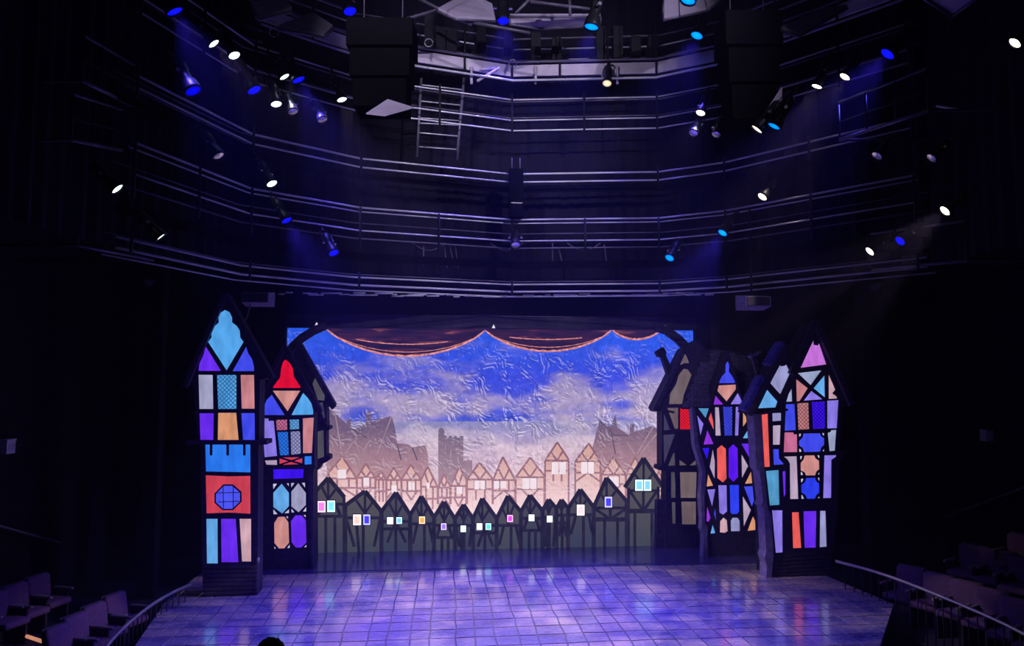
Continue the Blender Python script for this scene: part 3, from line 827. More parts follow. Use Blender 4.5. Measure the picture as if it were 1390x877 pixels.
def bars(t, pl, segs, w, mat=M_wood, name='glazing_bar', org=None, s=1, out=.02, inn=.0, y=None):
    y = pl.y if y is None else y
    for k, (a, b) in enumerate(segs):
        pa, pb = pl.poly([a, b], org, s)
        prism_y(name, bar_poly(pa, pb, w), y - out, y + inn, mat, t)
q = 7.97
def yfloor(px, py): return on_z(px, py).y

# ---- house A: tall tower with a pale blue trefoil window
yA = yfloor(311, 809)
o1, o2, o3, o4 = (260, 410), (260, 500), (260, 590), (260, 690)
A_out = [(275, 850), (274, 768), (272, 603), (258, 603), (258, 597), (267, 597), (263, 522), (254, 524), (307, 398), (369, 512), (353, 516), (352, 597), (363, 597), (363, 603), (351, 603), (350, 766), (348, 850)]
A_pan = [
 ('sky', [(360, 85), (410, 110), (438, 165), (440, 222), (490, 260), (522, 310), (528, 385), (562, 432), (378, 742), (174, 430), (212, 385), (210, 320), (240, 265), (290, 222), (288, 165), (310, 115)], o1, q),
 ('purple', [(150, 475), (318, 745), (72, 745), (80, 670), (125, 570)], o1, q), ('blue', [(590, 480), (610, 550), (655, 620), (675, 700), (675, 748), (442, 748)], o1, q),
 ('grey', [(72, 70), (228, 72), (235, 440), (82, 440)], o2, q), ('sky', [(272, 72), (485, 72), (485, 440), (285, 440)], o2, q, .045), ('salmon', [(528, 72), (675, 72), (682, 437), (540, 437)], o2, q),
 ('purple', [(82, 487), (240, 487), (235, 787), (92, 787)], o2, q), ('orange', [(285, 482), (482, 482), (510, 785), (280, 785)], o2, q), ('blue', [(535, 485), (682, 485), (685, 785), (555, 785)], o2, q),
 ('skyd', [(145, 108), (635, 108), (637, 410), (152, 400)], o3, q), ('red', [(150, 440), (400, 452), (635, 448), (637, 858), (400, 845), (160, 855)], o3, q),
 ('cyan', [(133, 97), (238, 97), (240, 508), (138, 508)], o4, 6.75), ('purple', [(268, 97), (405, 97), (430, 497), (272, 497)], o4, 6.75), ('pink', [(437, 97), (545, 97), (545, 490), (460, 490)], o4, 6.75)]
tA, pA = lin_house('stained_glass_house', 'tall dark house flat with a pale blue trefoil window and a round blue window', yA, A_out, A_pan)
bars(tA, pA, [((210, 95), (210, 225)), ((390, 95), (390, 225)), ((570, 95), (570, 225))], .045, org=o3, s=q, name='peg', out=.01, inn=.03)
octo = [(345, 548), (440, 548), (530, 625), (530, 725), (445, 810), (340, 812), (255, 735), (255, 640)]
oc = (392, 680)
def scl(pts, c, k): return [(c[0] + (x - c[0]) * k, c[1] + (y_ - c[1]) * k) for x, y_ in pts]
prism_y('round_window_frame', pA.poly(scl(octo, oc, 1.06), o3, q), yA + .004, yA + .03, M_body, tA, [pA.poly(scl(octo, oc, .95), o3, q)])
prism_y('round_window_pane', pA.poly(scl(octo, oc, .95), o3, q), yA + .012, yA + .03, glow((76, 84, 250), 1, .12), tA)
bars(tA, pA, [((340, 560), (345, 800)), ((450, 560), (450, 800)), ((272, 632), (520, 626)), ((280, 730), (515, 722))], .014, M_body, org=o3, s=q, out=-.004, inn=.012)
bars(tA, pA, [((256, 600), (364, 600))], .09, name='jetty_beam', out=.12)
bars(tA, pA, [((307, 399), (252, 526)), ((307, 399), (370, 514))], .10, name='bargeboard', out=.10)
for k in range(7):
    a = pA.p(276, 768.5 + 6 * k)
    prism_y('plinth_board', bar_poly(pA.poly([(275.5, 769.5 + 6 * k)])[0], pA.poly([(348.5, 769 + 5.6 * k)])[0], .07), yA - .025 - .003 * (k % 2), yA, M_wood, tA)
tube('hinge_pin', [(pA.p(351, 760)[0], yA - .04, pA.p(351, 763)[1]), (pA.p(351, 760)[0], yA - .04, pA.p(351, 757)[1])], .03, M_rail, tA)

# ---- house B: red spire window
yB = yfloor(395, 773)
b1, b2, b3 = (350, 470), (350, 560), (350, 650)
z3 = 6.75
B_out = [(356, 850), (358, 640), (351, 632), (351, 557), (345, 556), (387, 470), (434, 557), (427, 560), (427, 634), (425, 642), (424, 850)]
B_pan = [
 ('bred', [(298, 142), (345, 180), (378, 240), (390, 330), (462, 440), (460, 452), (160, 452), (170, 430), (240, 335), (250, 240), (270, 170)], b1, q), ('peach', [(160, 482), (458, 482), (320, 705)], b1, q),
 ('blue', [(150, 525), (290, 745), (50, 745), (60, 660), (95, 580)], b1, q), ('sky', [(488, 505), (540, 560), (580, 620), (600, 700), (598, 740), (362, 745)], b1, q),
 ('lav', [(38, 65), (115, 65), (115, 90), (172, 90), (208, 470), (72, 485)], b2, q), ('rose', [(195, 80), (315, 78), (318, 188), (203, 193)], b2, q, .045), ('cyan', [(343, 78), (445, 75), (448, 180), (346, 185)], b2, q, .045),
 ('skyd', [(210, 212), (325, 210), (335, 462), (238, 465)], b2, q, .045), ('lavg', [(352, 208), (455, 202), (465, 445), (360, 458)], b2, q, .045), ('salmon', [(485, 65), (605, 55), (585, 438), (487, 442)], b2, q),
 ('cream', [(75, 520), (205, 515), (208, 568), (90, 565)], b2, q), ('red', [(232, 487), (480, 485), (478, 560), (232, 568)], b2, q), ('skyd', [(505, 475), (580, 472), (580, 560), (505, 565)], b2, q),
 ('indigo', [(165, 615), (495, 612), (490, 710), (168, 722)], b2, q),
 ('cyan', [(218, 45), (285, 130), (285, 250), (222, 320), (140, 260), (140, 130)], b3, z3), ('grey', [(370, 40), (440, 130), (440, 240), (372, 308), (305, 255), (305, 120)], b3, z3),
 ('peach', [(185, 348), (245, 348), (280, 400), (286, 585), (240, 640), (190, 640), (150, 590), (148, 410)], b3, z3), ('purple', [(345, 335), (400, 335), (440, 380), (445, 585), (395, 632), (345, 632), (307, 580), (302, 390)], b3, z3)]
for tri in ([(138, 47), (175, 45), (140, 98)], [(262, 42), (283, 42), (283, 72)], [(303, 40), (335, 38), (305, 82)], [(400, 37), (432, 37), (432, 85)], [(140, 278), (182, 325), (142, 327)], [(285, 280), (285, 315), (242, 318)],
            [(305, 272), (335, 308), (308, 310)], [(443, 258), (443, 300), (412, 302)], [(150, 612), (165, 642), (150, 644)], [(291, 602), (291, 635), (268, 637)], [(255, 345), (276, 345), (276, 372)], [(415, 332), (438, 332), (438, 358)], [(445, 605), (445, 628), (422, 629)]):
    B_pan.append(('white', tri, b3, z3))
tB, pB = lin_house('stained_glass_house', 'dark house flat with a bright red spire-shaped window', yB, B_out, B_pan)
bars(tB, pB, [((232, 487), (478, 560)), ((480, 485), (232, 568))], .04, org=b2, s=q, out=.01, inn=.03)
bars(tB, pB, [((387, 470), (343, 560)), ((387, 470), (436, 560))], .10, name='bargeboard', out=.10)
bars(tB, pB, [((350, 634), (429, 634))], .05, name='jetty_beam', out=.06)
prism_y('corner_post', pB.poly([(417, 636), (422, 636), (424, 850), (420, 850)]), yB - .05, yB, M_wood, tB)

# ---- house C: dull grey house behind B
yC = -1.5
C_out = [(392, 850), (392, 490), (407, 466), (454, 549), (450, 556), (443, 547), (444, 578), (448, 579), (448, 583), (443, 585), (443, 617), (448, 619), (448, 624), (442, 628), (436, 630), (433, 637), (427, 640), (426, 850)]
C_pan = [('dull', [(424, 521), (429, 509), (441, 536), (440, 544), (431, 543)], (0, 0), 1), ('dull', [(431, 586), (439, 584), (440, 620), (429, 624), (428, 600)], (0, 0), 1), ('dullb', [(430, 548), (438, 546), (441, 566), (438, 574)], (0, 0), 1)]
tC, pC = lin_house('timber_house', 'grey-panelled crooked house flat behind the red-spired house', yC, C_out, C_pan)
bars(tC, pC, [((406, 465), (454, 553))], .12, name='bargeboard', out=.08)
bars(tC, pC, [((428, 546), (442, 578)), ((427, 581), (448, 581))], .07, name='timber', out=.05)

# ---- house D: crooked house with golden panels, left of the shingled house
yD = -.95
d1, d2 = (880, 450), (880, 550)
D_out = [(904, 850), (904, 639), (894, 638), (894, 633), (898, 632), (898, 558), (889, 559), (886, 554), (926, 474), (936, 468), (946, 462), (962, 478), (962, 850)]
D_pan = [
 ('gold2', [(398, 235), (418, 270), (445, 342), (395, 342), (342, 366)], d1, q), ('gold', [(385, 402), (430, 412), (470, 470), (385, 690), (370, 785), (225, 785), (238, 670), (300, 572), (330, 470)], d1, q),
 ('gold2', [(207, 32), (325, 28), (325, 255), (288, 258)], d2, q), ('dullb', [(170, 85), (238, 268), (170, 272)], d2, q), ('hotred', [(345, 35), (465, 40), (468, 262), (345, 262)], d2, q, .045),
 ('dullb', [(165, 322), (290, 315), (172, 640)], d2, q), ('dull', [(270, 520), (288, 520), (292, 655), (215, 658)], d2, q), ('gold2', [(338, 592), (418, 650), (338, 653)], d2, q), ('gold2', [(518, 592), (518, 650), (447, 653)], d2, q),
 ('dull', [(911, 641), (916, 641), (918, 676), (911, 676)], (0, 0), 1), ('gold', [(923, 641), (946, 641), (945, 676), (924, 676)], (0, 0), 1), ('dull', [(912, 682), (918, 682), (920, 711), (913, 711)], (0, 0), 1), ('gold2', [(925, 681), (945, 681), (945, 712), (926, 712)], (0, 0), 1)]
tD, pD = lin_house('timber_house', 'crooked house flat with dull golden panels and one red lattice window', yD, D_out, D_pan)
bars(tD, pD, [((888, 557), (930, 470))], .13, name='bargeboard', out=.09)
bars(tD, pD, [((893, 635), (956, 638))], .07, name='jetty_beam', out=.07)
bars(tD, pD, [((922, 592), (933, 602)), ((944, 592), (933, 602)), ((922, 603), (933, 614)), ((944, 603), (933, 614)), ((922, 615), (933, 628)), ((945, 615), (933, 628)), ((918, 588), (918, 712)), ((915, 560), (898, 556))], .055, name='timber', out=.03)
prism_y('side_wing', pD.poly([(893, 680), (905, 679), (905, 850), (893, 850)]), yD + .05, yD + .3, M_wood, tD)
prism_y('crooked_chimney', pD.poly([(892, 477.5), (902, 471), (906, 477), (905.5, 483), (914, 501), (909, 512), (900, 485), (895, 484)]), yD + .08, yD + .3, M_body, tD)

# ---- house E: shingled roof, purple and red hexagon windows
yE = yfloor(1000, 755)
e1, e2, e3, e0 = (950, 470), (945, 570), (945, 660), (870, 430)
E_out = [(960, 850), (958, 715), (954, 700), (955, 645), (948, 600), (942, 555), (966, 552), (969, 528), (987, 478), (1006, 528), (1010, 552), (1034, 556), (1040, 620), (1044, 700), (1045, 850)]
E_pan = [
 ('blue', [(300, 158), (322, 200), (318, 275), (355, 325), (385, 385), (382, 398), (210, 400), (215, 375), (240, 325), (278, 285), (278, 200)], e1, q), ('peach', [(205, 425), (392, 415), (392, 465), (292, 598), (190, 485)], e1, q),
 ('magenta', [(170, 532), (256, 630), (150, 632)], e1, q), ('lav', [(412, 503), (455, 590), (460, 626), (334, 628)], e1, q),
 ('cream', [(465, 568), (490, 568), (502, 745), (468, 745)], e0, 4.617), ('blue', [(515, 565), (575, 565), (573, 745), (525, 745)], e0, 4.617, .045), ('lav', [(595, 565), (620, 565), (612, 745), (590, 745)], e0, 4.617),
 ('coral', [(440, 597), (455, 655), (459, 715), (424, 640)], e0, 4.617), ('teal', [(360, 574), (428, 574), (407, 636)], e0, 4.617), ('lav', [(352, 615), (394, 672), (374, 748)], e0, 4.617), ('orange', [(640, 597), (674, 645), (640, 693)], e0, 4.617),
 ('white', [(676, 596), (697, 598), (695, 622)], e0, 4.617),
 ('magenta', [(122, 108), (190, 262), (82, 268)], e2, q), ('cyan', [(598, 45), (622, 75), (628, 198), (504, 200)], e2, q), ('purple', [(489, 257), (630, 257), (635, 390), (597, 446)], e2, q), ('cream', [(492, 370), (566, 500), (496, 636)], e2, q),
 ('coral', [(275, 272), (325, 315), (332, 635), (292, 680), (230, 630), (225, 315)], e2, q), ('violet', [(402, 262), (452, 310), (458, 620), (405, 672), (352, 620), (352, 310)], e2, q), ('deep', [(67, 307), (148, 302), (120, 430)], e2, q),
 ('cream', [(182, 310), (205, 450), (203, 645), (147, 510)], e2, q), ('orange', [(130, 582), (186, 713), (114, 723)], e2, q), ('orange', [(595, 558), (668, 683), (528, 693)], e2, q),
 ('blue', [(517, 5), (688, -5), (605, 226)], e3, q), ('lav', [(120, 37), (210, 32), (175, 226)], e3, q), ('lav', [(240, -10), (332, -10), (338, 275), (295, 310), (252, 285)], e3, q), ('royal', [(364, -12), (466, -12), (468, 280), (445, 303), (390, 303), (370, 285)], e3, q),
 ('cream', [(505, 105), (596, 260), (516, 446)], e3, q), ('bred', [(688, 125), (720, 200), (718, 410), (634, 265)], e3, q), ('orange', [(615, 324), (692, 470), (555, 486)], e3, q), ('magenta', [(120, 215), (158, 340), (140, 386), (112, 380)], e3, q),
 ('blue', [(210, 225), (220, 386), (194, 300)], e3, q), ('cyan', [(180, 412), (210, 510), (155, 516)], e3, q), ('pink', [(295, 340), (335, 370), (345, 488), (315, 506), (257, 502), (260, 380)], e3, q), ('lavg', [(395, 342), (450, 342), (473, 375), (476, 488), (377, 490), (374, 375)], e3, q)]
tE, pE = lin_house('stained_glass_house', 'dark house flat with a shingled roof and red and violet hexagon windows', yE, E_out, E_pan)
# its shingled roof: a slope leaning back from the eave
pE2 = Plane(yE + .45)
eL, eR = on_y(926, 553, yE + .05), on_y(1033, 552, yE + .05)
rL, rR = on_y(958, 474, yE + 1.3), on_y(1028, 480, yE + 1.3)
rf = mesh_obj('roof', [eL, eR, rR, rL] + [p + Vector((0, .06, -.05)) for p in (eL, eR, rR, rL)], [(0,1,2,3),(7,6,5,4),(0,4,5,1),(1,5,6,2),(2,6,7,3),(3,7,4,0)], M_body, tE); rel(rf)
nrow = 14
for r in range(nrow):
    v, f = [], []
    t0, t1 = r / nrow, (r + 1.35) / nrow
    a0, b0 = eL.lerp(rL, t0), eR.lerp(rR, t0); a1, b1_ = eL.lerp(rL, min(t1, 1)), eR.lerp(rR, min(t1, 1))
    nn = (b0 - a0).cross(a1 - a0).normalized()
    if nn.y > 0: nn = -nn
    m = 22
    for k in range(m):
        u0, u1 = (k + .04 + .5 * (r % 2)) / (m + .5), (k + .94 + .5 * (r % 2)) / (m + .5)
        up = random.uniform(.03, .07)
        j = len(v)
        v += [a0.lerp(b0, u0) + nn * up, a0.lerp(b0, u1) + nn * (up + random.uniform(-.01, .01)), a1.lerp(b1_, u1) + nn * .012, a1.lerp(b1_, u0) + nn * .012, a0.lerp(b0, u0), a0.lerp(b0, u1)]
        f += [(j, j + 1, j + 2, j + 3), (j, j + 4, j + 5, j + 1), (j, j + 3, j + 4), (j + 1, j + 5, j + 2)]
    sh = mesh_obj('shingle_course', v, f, M_shingle, rf)
    for vx in sh.data.vertices: vx.co -= tE.location
prism_y('side_post', pE.poly([(938, 553), (942, 553), (947, 600), (951, 616), (957, 640), (957, 664), (955, 675), (956, 708), (960, 716), (959, 726), (962, 850), (955, 850), (954, 726), (951, 718), (952, 706), (950, 675), (952, 640), (946, 618), (942, 606)]), yE - .06, yE + .2, M_lside, tE)
bars(tE, pE, [((986, 477), (962, 554)), ((986, 477), (1011, 554))], .05, name='bargeboard', out=.05)

# ---- house F: pink gable with a smaller side gable
yF = yfloor(1090, 782)
f1_, f2_, f3_, f4_, w1, w2 = (1050, 430), (1050, 530), (1050, 610), (1030, 680), (1005, 460), (1005, 560)
z4, z8 = 7.31, 8.77
F_out = [(1046, 850), (1042, 700), (1036, 640), (1029, 563), (1017, 561), (1066, 470), (1079, 492), (1105, 437), (1153, 549), (1143, 553), (1140, 618), (1147, 616), (1139, 628), (1137, 700), (1128, 850)]
F_pan = [
 ('pinkm', [(435, 248), (440, 305), (485, 310), (488, 288), (500, 292), (576, 515), (293, 553)], f1_, q), ('pale', [(264, 610), (522, 580), (405, 742)], f1_, q),
 ('salmon', [(1081, 514.5), (1097, 527), (1086, 544.5), (1081.5, 545)], (0, 0), 1), ('cyan', [(1119.8, 509), (1120.3, 540), (1104.5, 527)], (0, 0), 1), ('lav', [(1101.5, 530.5), (1117, 542), (1091, 544)], (0, 0), 1),
 ('pink', [(1125, 507), (1134.5, 529), (1130.5, 534), (1136, 538), (1137, 541), (1125, 541.5)], (0, 0), 1), ('pale', [(1070.5, 535), (1075, 527), (1075.8, 545), (1067.5, 545.5)], (0, 0), 1),
 ('blue', [(135, 150), (232, 148), (245, 430), (122, 438)], f2_, q), ('salmon', [(257, 140), (382, 132), (390, 420), (270, 425)], f2_, q, .045), ('indigo', [(412, 125), (560, 118), (562, 415), (428, 420)], f2_, q, .045), ('lav', [(582, 112), (708, 104), (690, 410), (582, 412)], f2_, q),
 ('rose', [(120, 455), (222, 455), (222, 475), (258, 475), (262, 668), (112, 670)], f2_, q), ('blue', [(325, 467), (505, 464), (522, 500), (553, 517), (553, 590), (523, 618), (510, 663), (330, 668), (316, 622), (277, 597), (277, 547), (314, 512)], f2_, q),
 ('pale', [(587, 460), (622, 447), (622, 432), (684, 427), (668, 653), (607, 658)], f2_, q),
 ('cream', [(125, 87), (280, 82), (300, 592), (200, 594), (195, 170), (170, 122)], f3_, z8), ('peach', [(370, 74), (490, 72), (508, 112), (548, 137), (550, 240), (518, 263), (500, 312), (387, 312), (372, 275), (324, 250), (324, 162), (358, 122)], f3_, z8),
 ('royal', [(390, 342), (500, 337), (513, 382), (550, 407), (550, 520), (518, 543), (500, 588), (402, 592), (377, 540), (332, 515), (332, 422), (373, 392)], f3_, z8), ('lav', [(607, 72), (752, 70), (748, 90), (695, 127), (692, 580), (592, 583)], f3_, z8),
 ('coral', [(330, 114), (400, 112), (426, 468), (341, 472)], f4_, z4), ('purple', [(444, 104), (576, 100), (570, 465), (456, 468)], f4_, z4), ('lavg', [(609, 99), (667, 99), (678, 456), (605, 463)], f4_, z4), ('lav', [(132, 94), (238, 94), (240, 513), (170, 518)], f4_, z4),
 ('lavg', [(430, 265), (440, 297), (480, 292), (500, 275), (543, 366), (435, 602), (325, 481)], w1, q), ('cyan', [(291, 549), (405, 680), (384, 742), (193, 752)], w1, q),
 ('coral', [(216, 17), (299, 12), (323, 588), (249, 592)], w2, q), ('lavg', [(347, 8), (444, 4), (444, 88), (349, 96)], w2, q), ('cream', [(353, 142), (439, 137), (431, 348), (353, 350)], w2, q), ('blue', [(356, 397), (418, 397), (423, 500), (476, 560), (363, 570)], w2, q),
 ('teal', [(1039.8, 639.5), (1057.5, 638), (1058.6, 685.5), (1045.2, 686.5)], (0, 0), 1), ('purple', [(1062.3, 640), (1066.8, 639.5), (1066.8, 671), (1064.2, 676)], (0, 0), 1)]
for tri, org, s in (([(277, 470), (302, 467), (300, 490), (277, 508)], f2_, q), ([(528, 462), (551, 462), (551, 492), (536, 485)], f2_, q), ([(277, 630), (300, 640), (308, 664), (279, 667)], f2_, q), ([(551, 622), (551, 658), (530, 660)], f2_, q),
            ([(318, 82), (346, 80), (340, 110), (319, 130)], f3_, z8), ([(523, 72), (551, 72), (551, 108), (535, 100)], f3_, z8), ([(325, 268), (345, 277), (357, 306), (326, 308)], f3_, z8), ([(551, 264), (551, 300), (527, 302)], f3_, z8),
            ([(328, 352), (362, 350), (350, 385), (329, 402)], f3_, z8), ([(528, 338), (551, 338), (551, 376), (538, 370)], f3_, z8), ([(332, 542), (350, 550), (367, 590), (334, 592)], f3_, z8), ([(551, 547), (551, 582), (528, 585)], f3_, z8)):
    F_pan.append(('white', tri, org, s))
tF, pF = lin_house('stained_glass_house', 'tall dark house flat with a pink gable window and scalloped square windows', yF, F_out, F_pan, depth=.7)
prism_y('side_post', pF.poly([(1021, 562), (1032, 562), (1036, 636), (1040, 688), (1045, 700), (1048, 752), (1047, 850), (1040, 850), (1039, 766), (1036, 756), (1038, 748), (1035, 690), (1031, 686), (1034, 680), (1029, 640), (1025, 636)]), yF - .08, yF + .3, M_lside, tF)
bars(tF, pF, [((1105, 436), (1072, 508)), ((1105, 436), (1154, 550)), ((1066, 469), (1015, 563))], .13, name='bargeboard', out=.12)
bars(tF, pF, [((1062, 618), (1146, 614)), ((1028, 562), (1068, 556))], .05, name='jetty_beam', out=.06)
for seg, k in ((((1011, 557), (1034, 512)), 9), (((1044, 495), (1061, 466)), 6)):
    pa, pb = [Vector(p) for p in pF.poly(list(seg))]
    d = (pb - pa) / k; s_ = Vector((-d.y, d.x)).normalized()
    for j in range(k):
        a = pa + d * j; b = a + d * 1.25
        pts = [tuple(a + s_ * .06), tuple(b + s_ * .05), tuple(b - s_ * .05), tuple(a - s_ * .06)]
        yy = yF - .05 - .012 * (j % 3)
        prism_y('shingle', pts, yy, yy + .35, M_bluelit_shingle, tF)
bars(tF, pF, [((1026.5, 483), (1036, 512))], .055, name='chimney_stem', out=-.2, inn=.3)
bars(tF, pF, [((1023.5, 484), (1037.5, 477))], .05, M_lside, name='chimney_cap', out=-.15, inn=.35)
for k in range(6):
    prism_y('plinth_board', bar_poly(pF.poly([(1048, 755.5 + 5 * k)])[0], pF.poly([(1127.5, 749 + 5.6 * k)])[0], .06), yF - .02 - .003 * (k % 2), yF, M_wood, tF)

# ================================================================== CATWALKS AND RIGGING OVERHEAD
def densify(P, step=.6):
    out = []
    for a, b in zip(P, P[1:]):
        k = max(1, int((b - a).length / step))
        out += [a.lerp(b, i / k) for i in range(k)]
    return out + [P[-1]]
def catwalk(name, label, rails, posts_z, post_every, deck=None, off=0.0, cat='catwalk', lo=1, hi=8):
    base = ring_pts(off, posts_z[0], lo, hi)
    mid = base[len(base) // 2]
    t = empty(name, mid, label, cat)
    for (z, r, o_, m) in rails:
        tube('rail', ring_pts(off + o_, z, lo, hi), r, m, t)
    if post_every:
        P = densify(ring_pts(off - .04, 0, lo, hi), post_every)
        for p in P:
            tube('post', [(p.x, p.y, posts_z[0]), (p.x, p.y, posts_z[1])], .028, M_post, t, 5)
    if deck:
        zt, zb_, o_, m, nm = deck
        A = ring_pts(off + o_, 0, lo, hi); B = ring_pts(off + o_ + .05, 0, lo, hi)
        v, f = [], []
        for a, b in zip(A, B):
            v += [(a.x, a.y, zb_), (a.x, a.y, zt), (b.x, b.y, zt), (b.x, b.y, zb_)]
        for i in range(len(A) - 1):
            for k in range(4):
                k2 = (k + 1) % 4
                f.append((i * 4 + k, i * 4 + k2, (i + 1) * 4 + k2, (i + 1) * 4 + k))
        rel(mesh_obj(nm, v, f, m, t))
    return t
Z = ring_z
catA = catwalk('catwalk', 'lowest ring catwalk with a double top rail above the lighting bars', [(Z(298), .022, 0, M_pipe), (Z(302), .016, .1, M_pipe), (Z(327), .018, 0, M_pipe), (Z(312), .014, .5, M_dpipe), (Z(333), .02, .4, M_dpipe)], (Z(350), Z(298)), 1.5, (Z(352), Z(362), .3, M_pitch, 'deck_edge'))
catB = catwalk('catwalk', 'middle ring catwalk with four close rails around the hanging centre speaker', [(Z(228), .018, .5, M_dpipe), (Z(236), .022, 0, M_pipe), (Z(242), .015, .3, M_dpipe), (Z(247), .02, 0, M_pipe)], (Z(258), Z(228)), 1.9, (Z(250), Z(256), .35, M_pitch, 'deck_edge'))
catC = catwalk('catwalk', 'upper ring catwalk with spaced rails beside the steel ladder', [(Z(128), .018, .5, M_dpipe), (Z(135), .02, 0, M_pipe), (Z(152), .014, .4, M_dpipe), (Z(163), .02, 0, M_pipe), (Z(177), .02, 0, M_pipe)], (Z(182), Z(128)), 1.35)
catD = catwalk('catwalk', 'top ring catwalk with a pale grey fascia band', [(Z(113), .03, -.2, M_pipe), (Z(86), .03, -.1, M_dpipe), (Z(60), .022, .3, M_pipe), (Z(68), .02, .6, M_pipe), (Z(48), .02, .2, M_dpipe), (Z(38), .02, .6, M_pipe)], (Z(112), Z(36)), 1.15, (Z(88), Z(103), 0, M_fascia, 'fascia'), lo=2, hi=8)
tr = catwalk('lighting_bar', 'lowest bright bundle of lighting bars above the portal header', [(Z(384), .022, .3, M_pipe), (Z(394), .026, .3, M_pipe), (Z(399), .018, .6, M_pipe), (Z(378), .014, .6, M_dpipe)], (Z(400), Z(380)), 2.3, cat='lighting bar', lo=1, hi=8)
for k in range(44):
    px = 382 + k * 13.6 + random.uniform(-8, 8)
    ln = random.uniform(.1, .6)
    a = ring_hit(px, 402 - 6 * abs(px - 690) / 345 + random.uniform(-1, 3), .45)
    tube('socket_strip' if ln > .2 else 'clamp', [a - RT * ln / 2, a + RT * ln / 2], .018, M_white if k % 3 else M_pipe, tr, 5)
# brackets on the fascia
for px in (640, 727, 838):
    a, b = ring_hit(px, 90, -.06), ring_hit(px, 114, -.06)
    tube('bracket', [a, b], .035, M_fascia, catD, 5)
tube('bracket', [ring_hit(652, 94, -.1), ring_hit(676, 93, -.1)], .03, M_fascia, catD, 5)
tube('bracket', [ring_hit(648, 110, -.12), ring_hit(678, 92, -.12)], .035, M_fascia, catD, 5)
for px in (583, 598, 613, 653, 690, 727, 755, 815, 838, 862, 885):
    p = ring_hit(px, 60, .25)
    box('winch', (p.x - .12, p.y - .1, Z(78)), (p.x + .12, p.y + .12, Z(random.choice((34, 40, 48)))), M_post, catD)
for px, py in ((582, 58), (696, 86), (372, 44)):
    c = ring_hit(px, py, -.05)
    ring = [c + RT * (.1 * math.cos(a)) + Vector((0, 0, .1 * math.sin(a))) for a in [2 * math.pi * k / 12 for k in range(13)]]
    tube('cable_loop', ring, .014, M_pipe, catD, 5)
# struts below catwalk A
for px, pa, pb in ((603, 332, 364), (610, 333, 362), (618, 334, 365), (750, 330, 362), (758, 336, 364), (820, 332, 362), (575, 334, 360)):
    a, b = ring_hit(px, pa, .5), ring_hit(px + random.choice((0, 4, 7)), pb, .5)
    tube('strut', [a, b], .016, M_dpipe, catA, 5)
for c_ in (0, 1, 2):
    x_ = 560 + c_ * 105
    pts = [ring_hit(x_ + 45 * t / 6, 330 + 10 * math.sin(math.pi * t / 6), .5) for t in range(7)]
    tube('slack_cable', pts, .012, M_dpipe, catA, 5)

# ladder
ld = empty('ladder', ring_hit(594, 214, .3), 'vertical steel ladder between the upper and middle catwalks', 'ladder')
tube('stile', [ring_hit(572, 106, .3), ring_hit(566, 213, .3)], .035, M_dpipe, ld)
tube('stile', [ring_hit(630, 106, .3), ring_hit(620, 217, .3)], .04, M_dpipe, ld)
for (ya, yb) in ((115, 122), (137, 143), (160, 164), (167, 170), (180, 185), (199, 203)):
    tube('rung', [ring_hit(571 - (ya - 106) * .05, ya, .3), ring_hit(629 - (ya - 106) * .08, yb, .3)], .016, M_pipe, ld)

# centre speaker on the middle catwalk
c = ring_hit(701, 262, -.25)
sp_ = empty('centre_speaker', c, 'black box speaker hanging at the middle of the ring catwalks', 'speaker')
za_, zb_ = ring_hit(701, 229, -.25).z, ring_hit(701, 294, -.25).z
box('cabinet', (c.x - .17, c.y - .05, zb_), (c.x + .17, c.y + .3, za_), M_pitch, sp_, .02)
box('grille_strip', (c.x - .14, c.y - .07, ring_hit(701, 277, -.25).z), (c.x + .14, c.y - .05, ring_hit(701, 275.5, -.25).z), M_chrome, sp_)
tube('hanger', [(c.x - .1, c.y + .1, za_), (c.x - .1, c.y + .1, za_ + .3)], .015, M_dpipe, sp_)
tube('hanger', [(c.x + .1, c.y + .1, za_), (c.x + .1, c.y + .1, za_ + .3)], .015, M_dpipe, sp_)

# ---- hanging speaker clusters with pale underside flaps
def cluster(px0, px1, py0, py1, d, flap, label):
    a, b = at_d(px0, py1, d), at_d(px1, py0, d)
    t = empty('speaker_cluster', ((a.x + b.x) / 2, (a.y + b.y) / 2, a.z), label, 'speaker')
    w = (b - a).dot(RT); h = b.z - a.z
    def P(u, y_, z): return a + RT * u + FH * y_ + Vector((0, 0, z))
    for k in range(3):
        z0_, z1_ = h * k / 3 + .02, h * (k + 1) / 3 - .02
        ins = .06 * (2 - k)
        q_ = [P(ins, 0 + .05 * (2 - k), z0_), P(w - ins, .05 * (2 - k), z0_), P(w - ins, .8, z0_), P(ins, .8, z0_), P(ins, .05 * (1 - k) + .05, z1_), P(w - ins, .05 * (1 - k) + .05, z1_), P(w - ins, .8, z1_), P(ins, .8, z1_)]
        rel(mesh_obj('cabinet', q_, [(0,3,2,1),(4,5,6,7),(0,1,5,4),(1,2,6,5),(2,3,7,6),(3,0,4,7)], M_pitch, t))
    for u in (.2 * w, .8 * w):
        tube('hanging_cable', [P(u, .4, h - .02), P(u, .4, h + 3.2)], .012, M_dpipe, t, 5)
    fp = [at_d(x, y_, d + dd - .75) for (x, y_, dd) in flap]
    v = fp + [p + Vector((0, .02, .03)) for p in fp]
    n = len(fp)
    rel(mesh_obj('reflector_flap', v, [tuple(range(n)), tuple(range(2 * n - 1, n - 1, -1))] + [(i, (i + 1) % n, n + (i + 1) % n, n + i) for i in range(n)], M_panel, t))
    return t
cluster(468, 560, 22, 142, 13.0, [(497, 155, 0), (522, 158, .0), (561, 147, .4), (526, 136, .7)], 'black speaker cluster hung beside the ladder with a pale pointed flap')
